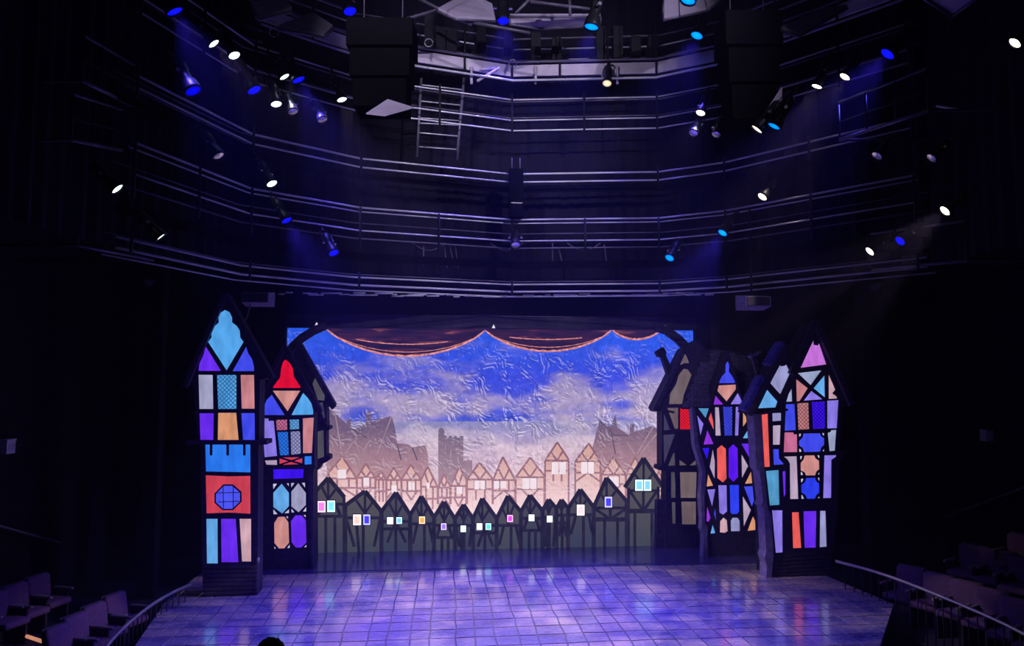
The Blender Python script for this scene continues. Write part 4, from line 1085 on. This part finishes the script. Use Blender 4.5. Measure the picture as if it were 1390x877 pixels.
cluster(988, 1062, 12, 160, 13.0, [(1041, 151, 0), (1057, 166, 0), (1061, 160, .1), (1062, 119, .4)], 'black speaker cluster hung beside the warm lamps with a pale upright flap')

# ---- ceiling panels high over the rings
def ceiling_panel(pts, d, label):
    P = [at_d(x, y_, d + dd) for x, y_, dd in pts]
    c = sum(P, Vector()) / len(P)
    n = len(P)
    t = empty('ceiling_panel', c, label, 'ceiling panel')
    v = P + [p + Vector((0, 0, .06)) for p in P]
    rel(mesh_obj('board', v, [tuple(range(n)), tuple(range(2 * n - 1, n - 1, -1))] + [(i, (i + 1) % n, n + (i + 1) % n, n + i) for i in range(n)], M_panel, t))
    for i in range(n):
        tube('edge_bar', [P[i] - Vector((0, 0, .02)), P[(i + 1) % n] - Vector((0, 0, .02))], .03, M_dpipe, t, 5)
ceiling_panel([(595, 14, 0), (635, -8, 2), (668, 8, 1), (672, 28, .5), (618, 25, 0)], 15.5, 'pale angled ceiling panel above the fascia band')
ceiling_panel([(692, 22, 0), (815, 22, 0), (815, 34, .3), (735, 38, .3), (692, 32, 0)], 16.5, 'long pale ceiling panel beside the bright cyan lamps')
ceiling_panel([(378, 38, 0), (425, 20, 1), (452, 38, 1), (440, 50, .5)], 14, 'small pale ceiling panel above the white lamps')
ceiling_panel([(900, -5, 0), (985, -5, 1), (958, 14, .5), (900, 26, 0)], 15, 'pale ceiling panel above the cyan lamps near the black cluster')
ceiling_panel([(1250, -6, 0), (1330, -6, 0), (1292, 21, .5)], 12, 'pale triangular ceiling panel above the deep blue lamp')
ceiling_panel([(1060, 40, 0), (1120, 14, 1.5), (1150, 10, 1.5), (1085, 48, 0)], 13, 'narrow dim ceiling panel beside the pair of warm lamps')
ceiling_panel([(340, 6, 0), (388, 2, .5), (396, 14, .4), (352, 26, 0)], 13, 'dim square ceiling panel above the cool white lamps')
for k, (pa, pb) in enumerate((((560, -6), (640, 34)), ((640, 30), (720, 45)), ((700, 18), (722, -4)), ((720, 2), (815, 14)), ((773, -4), (774, 22)), ((520, 35), (598, 12)), ((300, 44), (360, 58)), ((315, 30), (356, 42)))):
    a, b = at_d(*pa, 15.8), at_d(*pb, 15.8)
    lab = ['slanting roof truss bar beside the angled ceiling panel', 'short truss bar running over the fascia band', 'steep truss bar leaning over the long ceiling panel', 'level truss bar over the long ceiling panel', 'upright truss bar over the long ceiling panel',
           'thin truss bar above the black cluster and ladder', 'truss bar beside the topmost cool white lamps', 'upper truss bar beside the topmost cool white lamps'][k]
    o = tube('truss_bar', [a, b], .035, M_dpipe); tag(o, lab, 'truss bar')

# ================================================================== LIGHT FIXTURES
def lens_mat(rgb, strength):
    k = ('lens', tuple(rgb), strength)
    if k in MATS: return MATS[k]
    m, n, l = base_mat('lit_lens')
    n.remove(n['Principled BSDF'])
    tc = N(n, 'ShaderNodeTexCoord')
    g = N(n, 'ShaderNodeTexGradient', gradient_type='SPHERICAL')
    mp = N(n, 'ShaderNodeMapping'); mp.inputs['Scale'].default_value = (7, 7, 0.01); l.new(tc.outputs['Object'], mp.inputs['Vector']); l.new(mp.outputs['Vector'], g.inputs['Vector'])
    mr = N(n, 'ShaderNodeMapRange'); l.new(g.outputs['Fac'], mr.inputs[0]); mr.inputs['To Min'].default_value = strength * .45; mr.inputs['To Max'].default_value = strength * 1.6
    e = N(n, 'ShaderNodeEmission'); e.inputs['Color'].default_value = lin(rgb); l.new(mr.outputs[0], e.inputs['Strength'])
    l.new(e.outputs[0], n['Material Output'].inputs['Surface'])
    MATS[k] = m
    return m
def fixture_proto():
    t = bpy.data.objects.new('stage_light', None); COL.objects.link(t)
    v, f = lathe_data([(.0, .50), (.06, .50), (.085, .46), (.085, .30), (.075, .28), (.075, .16), (.10, .12), (.112, .02), (.112, -.02), (.100, -.02), (.096, .01)], 16)
    mesh_obj('barrel', v, f, M_black, t, True)
    v, f = lathe_data([(.0, -.006), (.05, -.004), (.097, .004)], 16)
    mesh_obj('lens', v, f, M_white, t, True)
    yk = [(-.13, 0, .26), (-.13, 0, .46), (-.09, .0, .60), (.09, .0, .60), (.13, 0, .46), (.13, 0, .26)]
    v, f = tube_data(yk, .014, 5); mesh_obj('yoke', v, f, M_black, t)
    v, f = tube_data([(0, 0, .60), (0, 0, .72), (.05, 0, .76), (.05, 0, .70)], .02, 5); mesh_obj('clamp', v, f, M_black, t)
    for s_ in (-1, 1):
        v, f = tube_data([(s_ * .10, 0, .27), (s_ * .16, 0, .27)], .028, 8); mesh_obj('knob', v, f, M_chrome, t)
    return t
PROTO = fixture_proto()
first = [True]
def gobo_spot(parent, color, power, size, blend, scale=6.0, lo=.42, hi=.62, floor_=.1, plain=False):
    d = bpy.data.lights.new('lamp_beam', 'SPOT')
    d.energy = power; d.color = color; d.spot_size = math.radians(size); d.spot_blend = blend; d.shadow_soft_size = .08
    if not plain:
        d.use_nodes = True
        n, l = d.node_tree.nodes, d.node_tree.links
        e = n['Emission']
        tc = N(n, 'ShaderNodeTexCoord'); sp = N(n, 'ShaderNodeSeparateXYZ'); l.new(tc.outputs['Normal'], sp.inputs[0])
        cb = N(n, 'ShaderNodeCombineXYZ')
        for ax in ('X', 'Y'):
            dv = N(n, 'ShaderNodeMath', operation='DIVIDE'); l.new(sp.outputs[ax], dv.inputs[0]); l.new(sp.outputs['Z'], dv.inputs[1]); l.new(dv.outputs[0], cb.inputs[ax])
        cb.inputs['Z'].default_value = random.uniform(0, 9)
        nz = N(n, 'ShaderNodeTexNoise'); nz.inputs['Scale'].default_value = scale; nz.inputs['Detail'].default_value = 2.5; nz.inputs['Distortion'].default_value = .6
        l.new(cb.outputs[0], nz.inputs['Vector'])
        mr = N(n, 'ShaderNodeMapRange', interpolation_type='SMOOTHSTEP'); l.new(nz.outputs['Fac'], mr.inputs[0])
        mr.inputs['From Min'].default_value = lo; mr.inputs['From Max'].default_value = hi; mr.inputs['To Min'].default_value = floor_; mr.inputs['To Max'].default_value = 1
        l.new(mr.outputs[0], e.inputs['Strength'])
    o = bpy.data.objects.new('lamp_beam', d); COL.objects.link(o)
    o.parent = parent; o.location = (0, 0, -.04)
    return o
def fixture(px, py, rgb, strength, label, aim=None, group=None, size=1.0, off=-.35, spot=None, d=None, p=None):
    p = p or (at_d(px, py, d) if d else ring_hit(px, py, off))
    if first[0]: t = PROTO; first[0] = False
    else: t = copy_tree(PROTO)
    t.location = p
    aim = Vector(aim) if aim else Vector((0, -7, 0))
    z = (p - aim).normalized()
    x = Vector((0, 0, 1)).cross(z).normalized(); y = z.cross(x)
    t.rotation_euler = Matrix((x, y, z)).transposed().to_euler()
    t.scale = (size,) * 3
    tag(t, label, 'stage light', group or 'stage lights on the catwalk rings')
    for ch in t.children:
        if ch.name.startswith('lens'):
            ch.data = ch.data.copy(); ch.data.materials.clear()
            ch.data.materials.append(lens_mat(rgb, strength) if rgb else M_chrome)
    if spot: gobo_spot(t, **spot)
    return t
COOL, WARM, BLU, CYA = (225, 250, 255), (255, 240, 214), (6, 8, 255), (0, 120, 255)
TOC = tuple(CAM + Vector((2, 6, -3.5)))
WG = dict(color=(1, .80, .72), power=1700, size=46, blend=.5, scale=8, lo=.50, hi=.64, floor_=.0)
WP = dict(color=(.75, .7, 1.0), power=330, size=60, blend=.7, scale=4.5, lo=.40, hi=.66, floor_=.15)
BG = dict(color=(.10, .07, 1), power=2150, size=62, blend=.8, scale=3.5, lo=.35, hi=.6, floor_=.35)
ADDED_FILL = dict(color=(.74, .66, 1.0), power=2200, size=36, blend=.9, plain=True)
FX = [
 (290, 59, COOL, 5, 'topmost lit cool white spotlight on the dark side of the ring', (3, -6, 0), dict(WG)), (318, 75, COOL, 5, 'lit cool white spotlight just below the topmost white one', (0, -9, 0), None),
 (386, 104, COOL, 5, 'lit cool white spotlight beside the bright blue lamp', (2, -5, 0), dict(WP)), (375, 141, COOL, 5, 'lit cool white spotlight below the blue lamp pair', (-2, -8, 0), None),
 (464, 135, COOL, 5, 'lit cool white spotlight beside the hanging black cluster', (0, -6, 0), dict(WG)), (369, 249, COOL, 5, 'lit cool white spotlight above the lower blue lamp', (0, -8, 0), None),
 (237, 15, BLU, 2.4, 'deep blue spotlight high above the white pair', (0, -6, 0), dict(BG)), (345, 122, BLU, 1.6, 'deep blue spotlight beside the cool white one', (1, -7, 0), None),
 (405, 108, BLU, 2.4, 'bright deep blue spotlight between white lamps', (1, -5, 0), dict(BG)), (389, 299, BLU, 2.2, 'deep blue spotlight hanging on the lowest catwalk', (0, -7, 0), dict(BG)),
 (453, 343, BLU, 2.6, 'deep blue spotlight just above the lighting bars', (0, -8, 0), None), (262, 123, BLU, .7, 'faint deep blue spotlight on the unlit wall side', (0, -9, 0), None),
 (475, 15, BLU, 1.8, 'deep blue spotlight above the hanging black cluster', (0, -8, 0), None), (683, 28, BLU, 2.2, 'deep blue spotlight above the fascia band', (0, -7, 0), dict(BG)),
 (803, 36, CYA, 2.0, 'bright cyan blue spotlight above the fascia band', (-1, -7, 0), dict(BG)), (946, 48, CYA, 2.0, 'bright cyan blue spotlight beside the black cluster', (-1, -6, 0), dict(BG)),
 (934, 0, CYA, 2.0, 'topmost cyan blue spotlight under the ceiling panel', (-1, -8, 0), None), (981, 316, CYA, 2.0, 'cyan blue spotlight on the lowest catwalk', (-1, -7, 0), dict(BG)),
 (909, 350, CYA, 1.6, 'cyan blue spotlight just above the lighting bars', (-1, -8, 0), None), (1051, 171, CYA, 1.6, 'small cyan blue spotlight beneath the pale upright flap', (-1, -8, 0), None),
 (1205, 73, BLU, 2.6, 'deep blue spotlight above the warm pair', (-2, -6, 0), dict(BG)), (1147, 104, WARM, 6, 'upper warm white spotlight of the close pair', (-1, -6, 0), dict(WG)),
 (1109, 117, WARM, 6, 'lower warm white spotlight of the close pair', (2, -5, 0), dict(WG)), (951, 153, WARM, 5, 'warm white spotlight beneath the black cluster', (0, -7, 0), dict(WP)),
 (1028, 175, WARM, 6, 'warm white spotlight below the pale upright flap', (-3, -6, 0), None), (1035, 267, WARM, 5, 'warm white spotlight above the small side speaker', (-2, -7, 0), None),
 (398, 152, None, 0, 'unlit spotlight with a bare reflector under the white lamps', (-1, -9, 1), None), (438, 163, None, 0, 'unlit spotlight beside the hanging black cluster', (0, -9, 0), None),
 (972, 183, None, 0, 'unlit bright-rimmed spotlight beneath the warm lamp', (0, -9, 0), None), (941, 181, None, 0, 'unlit round spotlight below the warm lamp', (-1, -10, 1), None),
 (824, 113, (255, 236, 200), .9, 'dim worklight under the pale fascia band', (0, -9, 0), None), (700, 333, None, 0, 'unlit lamp hanging below the centre speaker', (0, -9, 0), None),
 (297, 212, None, 0, 'unlit lamp on the dim side of the middle catwalk', (0, -9, 0), None), (1190, 212, None, 0, 'unlit lamp in the gloom of the middle catwalk', (-1, -9, 0), None),
]
for (px, py, rgb, st, lab, aim, spot) in FX:
    fixture(px, py, rgb, st, lab, aim, spot=spot, d={1028: 12.2, 1051: 12.0, 803: 14.2, 934: 13.5}.get(px), size=1.45 if rgb in (BLU, CYA) and py < 125 else 1.1)
# lamps on the side galleries
fixture(159, 256, COOL, 5, 'cool white spotlight on the side gallery above the wall box', (1, -8, 0))
fixture(218, 321, COOL, 5, 'cool white spotlight on top of the dark column', (0, -6, 0))
fixture(1283, 286, WARM, 7, 'warm white spotlight on the side gallery by the handrail', (-2, -8, 0), spot=dict(WG))
fixture(1181, 341, WARM, 6, 'warm white spotlight on top of the dark column', (-2, -7, 0))
fixture(1378, 58, WARM, 7, 'lone warm white spotlight high over the side seats', (-2, -8, 0))
fixture(1222, 327, BLU, 1.4, 'small deep blue spotlight on the side gallery', (-2, -9, 0))
fixture(1264, 215, None, 0, 'unlit lamp with a pale rim on the side gallery', (-2, -9, 0))

# ---- columns and side galleries
def column(px, py, d, label):
    p = at_d(px, py, d)
    t = empty('column', (p.x, p.y, -.56), label, 'column')
    box('shaft', (p.x - .18, p.y - .18, -.56), (p.x + .18, p.y + .18, p.z), M_drape, t)
    box('cap', (p.x - .22, p.y - .22, p.z), (p.x + .22, p.y + .22, p.z + .12), M_post, t)
    # bell-shaped horn speaker on its flank
    s = 1 if px > 695 else -1
    c_ = at_d(px + s * 16, py + 36, d - .1)
    v, f = lathe_data([(.04, .3), (.10, .25), (.16, .12), (.30, 0), (.28, -.01), (.0, .06)], 14)
    o = mesh_obj('horn', [(x + c_.x, -z + c_.y, y_ + c_.z) for x, y_, z in v], f, M_black, t, True); rel(o)
    tube('horn_bracket', [c_, Vector((p.x, p.y, c_.z))], .03, M_black, t, 5)
column(217, 346, 17.6, 'dark square column carrying a cool white lamp')
column(1172, 350, 17.6, 'dark square column carrying a warm white lamp')
def gallery(pts, d0, d1, label):
    a, b = at_d(*pts[0], d0), at_d(*pts[1], d1)
    t = empty('side_gallery', (a + b) / 2, label, 'gallery')
    tube('rail', [a, b], .035, M_dpipe, t)
    tube('mid_rail', [a + Vector((0, 0, .35)), b + Vector((0, 0, .35))], .02, M_post, t)
    up = Vector((0, 0, .75))
    tube('top_rail', [a + up, b + up], .025, M_dpipe, t)
    for k in range(4):
        p = a.lerp(b, k / 3); tube('post', [p, p + up], .02, M_post, t, 5)
    lat_w = -10.25 if pts[0][0] < 695 else 12.35
    for p in (a, b):
        tube('wall_arm', [p, p + RT * (lat_w - (p - CAM).dot(RT))], .03, M_post, t, 5)
gallery([(105, 333), (208, 353)], 13.2, 15.2, 'dim side gallery rail beside the cool-lamp column')
gallery([(1184, 366), (1312, 354)], 15.2, 13.6, 'dim side gallery rail beside the warm-lamp column')
gallery([(112, 110), (180, 143)], 11.5, 13, 'short upper gallery rail in the dark beside the blue lamps')
gallery([(97, 190), (175, 206)], 11.5, 13.5, 'short gallery rail in the dark beside the lone white lamp')
gallery([(1140, 190), (1260, 150)], 14.2, 12.5, 'faint upper gallery rail below the deep blue lamp')
o = tube('light_tube', [at_d(1271, 144, 13), at_d(1304, 149.5, 12.6)], .022, M_pipe); tag(o, 'short pale bar on the upper side gallery', 'bar')

# ---- small box speakers flanking the portal
def side_speaker(px, py, d, label):
    p = at_d(px, py, d)
    t = empty('box_speaker', p, label, 'speaker')
    w, h, dp = .29, .17, .25
    v = [(-w, -dp, -h * .7), (w, -dp, -h * .7), (w * 1.1, dp, -h), (-w * 1.1, dp, -h), (-w, -dp, h * .6), (w, -dp, h * .6), (w * 1.1, dp, h), (-w * 1.1, dp, h)]
    o = mesh_obj('cabinet', v, [(0,3,2,1),(4,5,6,7),(0,1,5,4),(1,2,6,5),(2,3,7,6),(3,0,4,7)], M_lside, t)
    mesh_obj('grille', [(-w * .9, -dp - .012, -h * .6), (w * .9, -dp - .012, -h * .6), (w * .9, -dp - .012, h * .5), (-w * .9, -dp - .012, h * .5), (-w * .9, -dp, -h * .6), (w * .9, -dp, -h * .6), (w * .9, -dp, h * .5), (-w * .9, -dp, h * .5)],
             [(0,1,2,3),(0,4,5,1),(1,5,6,2),(2,6,7,3),(3,7,4,0)], M_header, t)
    tb, fb = tube_data([(0, .1, h), (0, .1, h + 2.6)], .025, 6); mesh_obj('hanger', tb, fb, M_post, t)
    return t
s1 = side_speaker(350, 405, 16.5, 'small box speaker with cable hanging above the blue trefoil house')
v, f = tube_data([at_d(341, 411, 16.4) - s1.location, at_d(337, 425, 16.4) - s1.location, at_d(332, 440, 16.4) - s1.location], .016, 5)
mesh_obj('cable', v, f, M_rail, s1)
side_speaker(1023, 410, 16.5, 'small box speaker hanging above the shingled roof')

# ================================================================== HOUSE: TIERS, SEATS, RAILS
def tier(name, lat0, lat1, d0, d1, z0, z1):
    P = [plan(lat0, d0), plan(lat1, d0), plan(lat1, d1), plan(lat0, d1)]
    o = poly_prism_z(name, [(p.x, p.y) for p in P], z0, z1, M_tier)
    return tag(o, kind='structure')
tier('floor_tier_left', -10.2, -6.75, 6, 14.4, -.56, -.46)
tier('floor_tier_left_upper', -10.2, -8.05, 6, 14.4, -.46, -.11)
tier('floor_tier_right_upper', 9.65, 12.3, 6, 17.4, -.56, -.2)
tier('floor_tier_right_top', 10.75, 12.3, 6, 17.4, -.2, .15)

def seat_proto():
    t = bpy.data.objects.new('theatre_seat', None); COL.objects.link(t)
    # local: faces -Y, x is width
    def b(name, lo, hi, m, bev):
        v, f = box_mesh(lo, hi)
        o = mesh_obj(name, v, f, m, t)
        if bev:
            bm = bmesh.new(); bm.from_mesh(o.data)
            bmesh.ops.bevel(bm, geom=bm.edges[:], offset=bev, segments=3, affect='EDGES', profile=.6); bm.to_mesh(o.data); bm.free()
            for p in o.data.polygons: p.use_smooth = True
        return o
    bk = b('backrest', (-.25, .16, .42), (.25, .27, .96), M_seat, .05)
    # rounded, slightly reclined back
    for v_ in bk.data.vertices:
        zz = (v_.co.z - .42) / .54
        v_.co.y += .09 * zz
        if zz > .75: v_.co.z -= .10 * (abs(v_.co.x) / .25) ** 2
        if zz < .3: v_.co.x *= .93
    sh = b('back_shell', (-.24, .28, .35), (.24, .31, .90), M_seatdark, .012)
    for v_ in sh.data.vertices: v_.co.y += .09 * (v_.co.z - .42) / .54
    b('seat_cushion', (-.24, -.28, .38), (.24, .18, .49), M_seat, .045)
    for s_ in (-1, 1):
        b('armrest', (s_ * .28 - .028, -.24, .60), (s_ * .28 + .028, .18, .64), M_arm, .012)
        b('side_panel', (s_ * .28 - .018, -.14, .0), (s_ * .28 + .018, .16, .60), M_seatdark, 0)
    return t
SEAT = seat_proto(); sfirst = [True]
def seat(lat, d, z, face, label, group):
    if sfirst[0]: t = SEAT; sfirst[0] = False
    else: t = copy_tree(SEAT)
    p = plan(lat, d, z)
    t.location = p
    t.rotation_euler = (0, 0, face)
    return tag(t, label, 'seat', group)
# the -Y front of a seat turned towards the stage
def face_to(lat, d, tl, td):
    v = plan(tl, td) - plan(lat, d)
    return math.atan2(v.y, v.x) + math.pi / 2
def back_top(px, py, z):
    p = on_z(px, py, z); v = p - CAM
    return v.dot(RT), v.dot(FH)
SEATS = [
 ('front side row seat nearest the end of the curved rail', 157, 801, .52, -.46, 1.02, (.96, -.25), 'L0'), ('second', 129, 815, .52, -.46, 1.02, (.96, -.25), 'L0'),
 ('third', 103, 829, .52, -.46, 1.02, (.96, -.25), 'L0'), ('fourth', 80, 844, .52, -.46, 1.02, (.96, -.25), 'L0'),
 ('a', 52, 776, .87, -.11, 1.02, (.96, -.25), 'L1'), ('b', 21, 788, .87, -.11, 1.02, (.96, -.25), 'L1'), ('c', -8, 800, .87, -.11, 1.02, (.96, -.25), 'L1'),
 ('a', 1236, 764, .6, -.55, 1.2, (-.82, -.57), 'R0'), ('b', 1273, 774, .6, -.55, 1.2, (-.82, -.57), 'R0'), ('c', 1310, 784, .6, -.55, 1.2, (-.82, -.57), 'R0'), ('d', 1346, 795, .6, -.55, 1.2, (-.82, -.57), 'R0'), ('e', 1381, 808, .6, -.55, 1.2, (-.82, -.57), 'R0'), ('f', 1418, 822, .6, -.55, 1.2, (-.82, -.57), 'R0'),
 ('a', 1321, 735, .95, -.2, 1.2, (-.82, -.57), 'R1'), ('b', 1357, 743, .95, -.2, 1.2, (-.82, -.57), 'R1'), ('c', 1391, 752, .95, -.2, 1.2, (-.82, -.57), 'R1'),
 ('a', 1388, 720, 1.3, .15, 1.2, (-.82, -.57), 'R2')]
ORD = ['first', 'second', 'third', 'fourth', 'fifth', 'sixth']
ROW = {'L0': ('front row seats by the curved rail', 'plum theatre seat, %s from the stage in the front row by the curved rail'),
       'L1': ('raised row seats beneath the sloping handrail', 'plum theatre seat, %s from the stage in the row under the sloping handrail'),
       'R0': ('front row seats behind the long rail', 'plum theatre seat, %s from the stage in the row behind the long rail'),
       'R1': ('raised row seats behind the long rail', 'plum theatre seat, %s from the stage in the raised row behind the long rail'),
       'R2': ('top row seats under the brass handrail', 'plum theatre seat, %s of the top row under the brass handrail')}
cnt = {}
for (_, px, py, zt, zf, sc, fc, rowk) in SEATS:
    k = cnt.get(rowk, 0); cnt[rowk] = k + 1
    lat, d = back_top(px, py, zt)
    lat -= .3 * sc * -fc[0] * -1 * 0; f_ = Vector(fc).normalized()
    lat += f_.x * .28 * sc; d += f_.y * .28 * sc
    t = seat(lat, d, zf, face_to(lat, d, lat + f_.x, d + f_.y), ROW[rowk][1] % ORD[k], ROW[rowk][0])
    t.scale = (sc,) * 3

def guard_rail(pix, z, zb, label, step=.19):
    P = [on_z(x, y_, z) for x, y_ in pix]
    t = empty('guard_rail', (P[0].x, P[0].y, zb), label, 'railing')
    # smooth the hand rail
    Q = []
    for i in range(len(P) - 1):
        p0, p1, p2, p3 = P[max(i - 1, 0)], P[i], P[i + 1], P[min(i + 2, len(P) - 1)]
        for k in range(24):
            u = k / 24
            Q.append(.5 * ((2 * p1) + (p2 - p0) * u + (2 * p0 - 5 * p1 + 4 * p2 - p3) * u * u + (3 * p1 - p0 - 3 * p2 + p3) * u ** 3))
    Q.append(P[-1])
    tube('handrail', Q, .032, M_rail, t, 8)
    acc = 0; last = Q[0]
    for q_ in Q:
        acc += (q_ - last).length; last = q_
        if acc >= step:
            acc = 0
            tube('baluster', [(q_.x, q_.y, zb), (q_.x, q_.y, z - .02)], .012, M_post, t, 5)
    tube('bottom_rail', [Vector((q_.x, q_.y, zb + .06)) for q_ in Q], .018, M_post, t, 5)
    return t
guard_rail([(260, 793), (235, 804), (206, 821), (178, 843), (158, 862), (143, 880), (128, 905)], .30, -.55, 'curved pale metal rail beside the front side seats')
guard_rail([(1135, 762), (1180, 774), (1225, 789), (1290, 815), (1350, 841), (1392, 862), (1440, 890)], .55, -.55, 'long pale metal rail in front of the side seats by the pink-gabled house')
def wall_handrail(a, b, lat, label):
    n = RT
    pa, pb = hit(a[0], a[1], plan(lat, 10), n), hit(b[0], b[1], plan(lat, 10), n)
    t = empty('wall_handrail', pa, label, 'handrail')
    tube('bar', [pa, pb], .026, M_arm, t)
    s = 1 if lat > 0 else -1
    for u in (.12, .5, .88):
        p = pa.lerp(pb, u); tube('wall_bracket', [p, p + RT * (s * .16) - Vector((0, 0, .06))], .014, M_post, t, 5)
wall_handrail((-30, 706), (82, 737), -10.12, 'thin handrail sloping along the wall above the raised side seats')
wall_handrail((1278, 703), (1420, 651), 12.22, 'thin brass handrail rising along the wall above the raised row')
def wall_box(px, py, lat, label):
    p = hit(px, py, plan(lat, 10), RT)
    t = empty('wall_box', p, label, 'wall box')
    s = 1 if lat > 0 else -1
    M_ = Matrix((RT, FH, Vector((0, 0, 1)))).transposed()
    def lb(name, lo, hi, m):
        v, f = box_mesh(lo, hi)
        mesh_obj(name, [M_ @ Vector(q_) for q_ in v], f, m, t)
    lb('case', (-.09, -.13, -.13), (.09, .13, .12), M_white)
    lb('lid', (-.10, -.14, .12), (.10, .14, .16), M_white)
    lb('screen', (-.10 if s > 0 else .09, -.09, -.08), (-.09 if s > 0 else .10, .09, .06), M_fascia)
wall_box(9, 607, -10.2, 'small white box on the wall above the side seats')
wall_box(1339, 592, 12.3, 'small white box on the wall above the brass handrail')
# step light beside the front seats
p = on_z(50, 868, -.2)
o = tube('step_edge', [on_z(31, 862, .02), on_z(67, 874, .02)], .03, glow((225, 150, 120), .8, .1)); tag(o, 'short glowing orange step edge strip beside the front side seats', 'step light')

# fill lamps added out of view to brighten the far catwalks
for lat_, side_ in ((-5, 'curved'), (6, 'long')):
    for zt_, nm_ in ((11.9, 'high'), (8.2, 'low')):
        fixture(0, 0, COOL, 3, '%s-aimed fill lamp added out of view over the seats by the %s rail' % (nm_, side_), (0.4, -2.5, zt_), spot=ADDED_FILL, p=plan(lat_ + (.5 if zt_ > 10 else 0), 5.5, 13.2))

# ---- thin stage haze
hz = box('haze', (-10.25, -24, -.4), (11.9, -.7, 16.8), None)
hm, hn, hl = base_mat('stage_haze'); hn.remove(hn['Principled BSDF'])
vs = N(hn, 'ShaderNodeVolumeScatter'); vs.inputs['Color'].default_value = (.5, .44, 1, 1); vs.inputs['Density'].default_value = .004; vs.inputs['Anisotropy'].default_value = .2
hl.new(vs.outputs[0], hn['Material Output'].inputs['Volume'])
hz.data.materials.clear(); hz.data.materials.append(hm)
tag(hz, 'thin blue haze hanging in the air over the stage', 'haze', kind='stuff')

# ================================================================== SPECTATOR
def person():
    top = at_d(366, 869, 4.2)
    base = Vector((top.x, top.y, top.z - 1.28))
    t = empty('person', base, 'seated spectator with short brown hair at the foot of the auditorium', 'person')
    tag(box('floor_tier_rear', (base.x - 4, base.y - .9, base.z - .2), (base.x + 6, base.y + .75, base.z), M_tier), kind='structure')
    tag(box('floor_tier_riser', (base.x - 4, base.y - .9, -.56), (base.x + 6, base.y + .75, base.z - .2), M_tier), kind='structure')
    def skin(name, joints, edges, mat, parent, root=0):
        me = bpy.data.meshes.new(name); me.from_pydata([j[0] for j in joints], edges, [])
        o = bpy.data.objects.new(name, me); COL.objects.link(o); o.parent = parent
        me.materials.append(mat)
        md = o.modifiers.new('skin', 'SKIN'); md.use_smooth_shade = True
        for i, j in enumerate(joints):
            me.skin_vertices[0].data[i].radius = (j[1], j[2] if len(j) > 2 else j[1])
            me.skin_vertices[0].data[i].use_root = (i == root)
        sb = o.modifiers.new('sub', 'SUBSURF'); sb.levels = 2; sb.render_levels = 2
        return o
    sk = matte('skin', (.42, .24, .17), .55, noise=.1); hr = matte('brown_hair', (.06, .04, .03), .6, noise=.5, scale=60, bump=.6)
    cl = matte('dark_jumper', (.05, .05, .08), .9, noise=.2, scale=40); tr_ = matte('dark_trousers', (.03, .03, .05), .9)
    # the figure faces the stage (+Y)
    J = [((0, 0, .50), .14, .11), ((0, .0, .68), .135, .10), ((0, .02, .88), .16, .105), ((0, .02, .99), .075, .06), ((0, .03, 1.07), .055, .055), ((0, .05, 1.14), .075, .088), ((0, .04, 1.21), .074, .09),
         ((.17, .02, .93), .06), ((.23, .06, .68), .045), ((.17, .28, .60), .036), ((.15, .36, .59), .03, .02),
         ((-.17, .02, .93), .06), ((-.23, .06, .68), .045), ((-.17, .28, .60), .036), ((-.15, .36, .59), .03, .02),
         ((.10, .08, .49), .085), ((.12, .42, .50), .065), ((.12, .46, .10), .045), ((.12, .58, .04), .035),
         ((-.10, .08, .49), .085), ((-.12, .42, .50), .065), ((-.12, .46, .10), .045), ((-.12, .58, .04), .035)]
    E = [(0, 1), (1, 2), (2, 3), (3, 4), (4, 5), (5, 6), (2, 7), (7, 8), (8, 9), (9, 10), (2, 11), (11, 12), (12, 13), (13, 14), (0, 15), (15, 16), (16, 17), (17, 18), (0, 19), (19, 20), (20, 21), (21, 22)]
    skin('body', J, E, sk, t)
    def grow(ids, k): return [(J[i][0],) + tuple(r * k for r in J[i][1:]) for i in ids]
    def sub(ids): return [(ids.index(a), ids.index(b)) for a, b in E if a in ids and b in ids]
    ids = [0, 1, 2, 3, 7, 8, 9, 11, 12, 13]; skin('jumper', grow(ids, 1.14), sub(ids), cl, t)
    ids = [0, 15, 16, 17, 19, 20, 21]; skin('trousers', grow(ids, 1.13), sub(ids), tr_, t)
    for s_ in (-1, 1):
        for k in range(5):
            a = Vector((s_ * (.15 + .018 * (k - 1.5)), .37, .59)); L_ = (.05, .075, .08, .075, .06)[k]
            b_ = a + Vector((s_ * (-.04 if k == 4 else 0), L_ * .7, .005)); c_ = b_ + Vector((0, L_ * .4, -.02))
            v, f = tube_data([a, b_, c_], [.010, .009, .007], 6); mesh_obj('finger', v, f, sk, t, True)
    # hair: tousled cap
    v, f = [], []
    rows, seg = 9, 20
    for r in range(rows):
        ph = math.pi * .62 * r / (rows - 1)
        for k in range(seg):
            a = 2 * math.pi * k / seg
            back = .5 - .5 * math.sin(a)
            rr = 1 + .05 * random.uniform(-1, 1)
            v.append((.094 * math.sin(ph) * math.cos(a) * rr, .03 + .115 * math.sin(ph) * math.sin(a) * rr - .01, 1.165 + .118 * math.cos(ph) * rr))
    for r in range(rows - 1):
        for k in range(seg):
            f.append((r * seg + k, r * seg + (k + 1) % seg, (r + 1) * seg + (k + 1) % seg, (r + 1) * seg + k))
    mesh_obj('hair', v, f, hr, t, True)
    # the seat under them
    st = copy_tree(SEAT); st.location = base + Vector((0, 0, 0)); st.rotation_euler = (0, 0, math.pi)
    tag(st, 'plum theatre seat under the brown-haired spectator', 'seat', 'seat in the raked house')
    st.location.z -= .06 - .06
person()
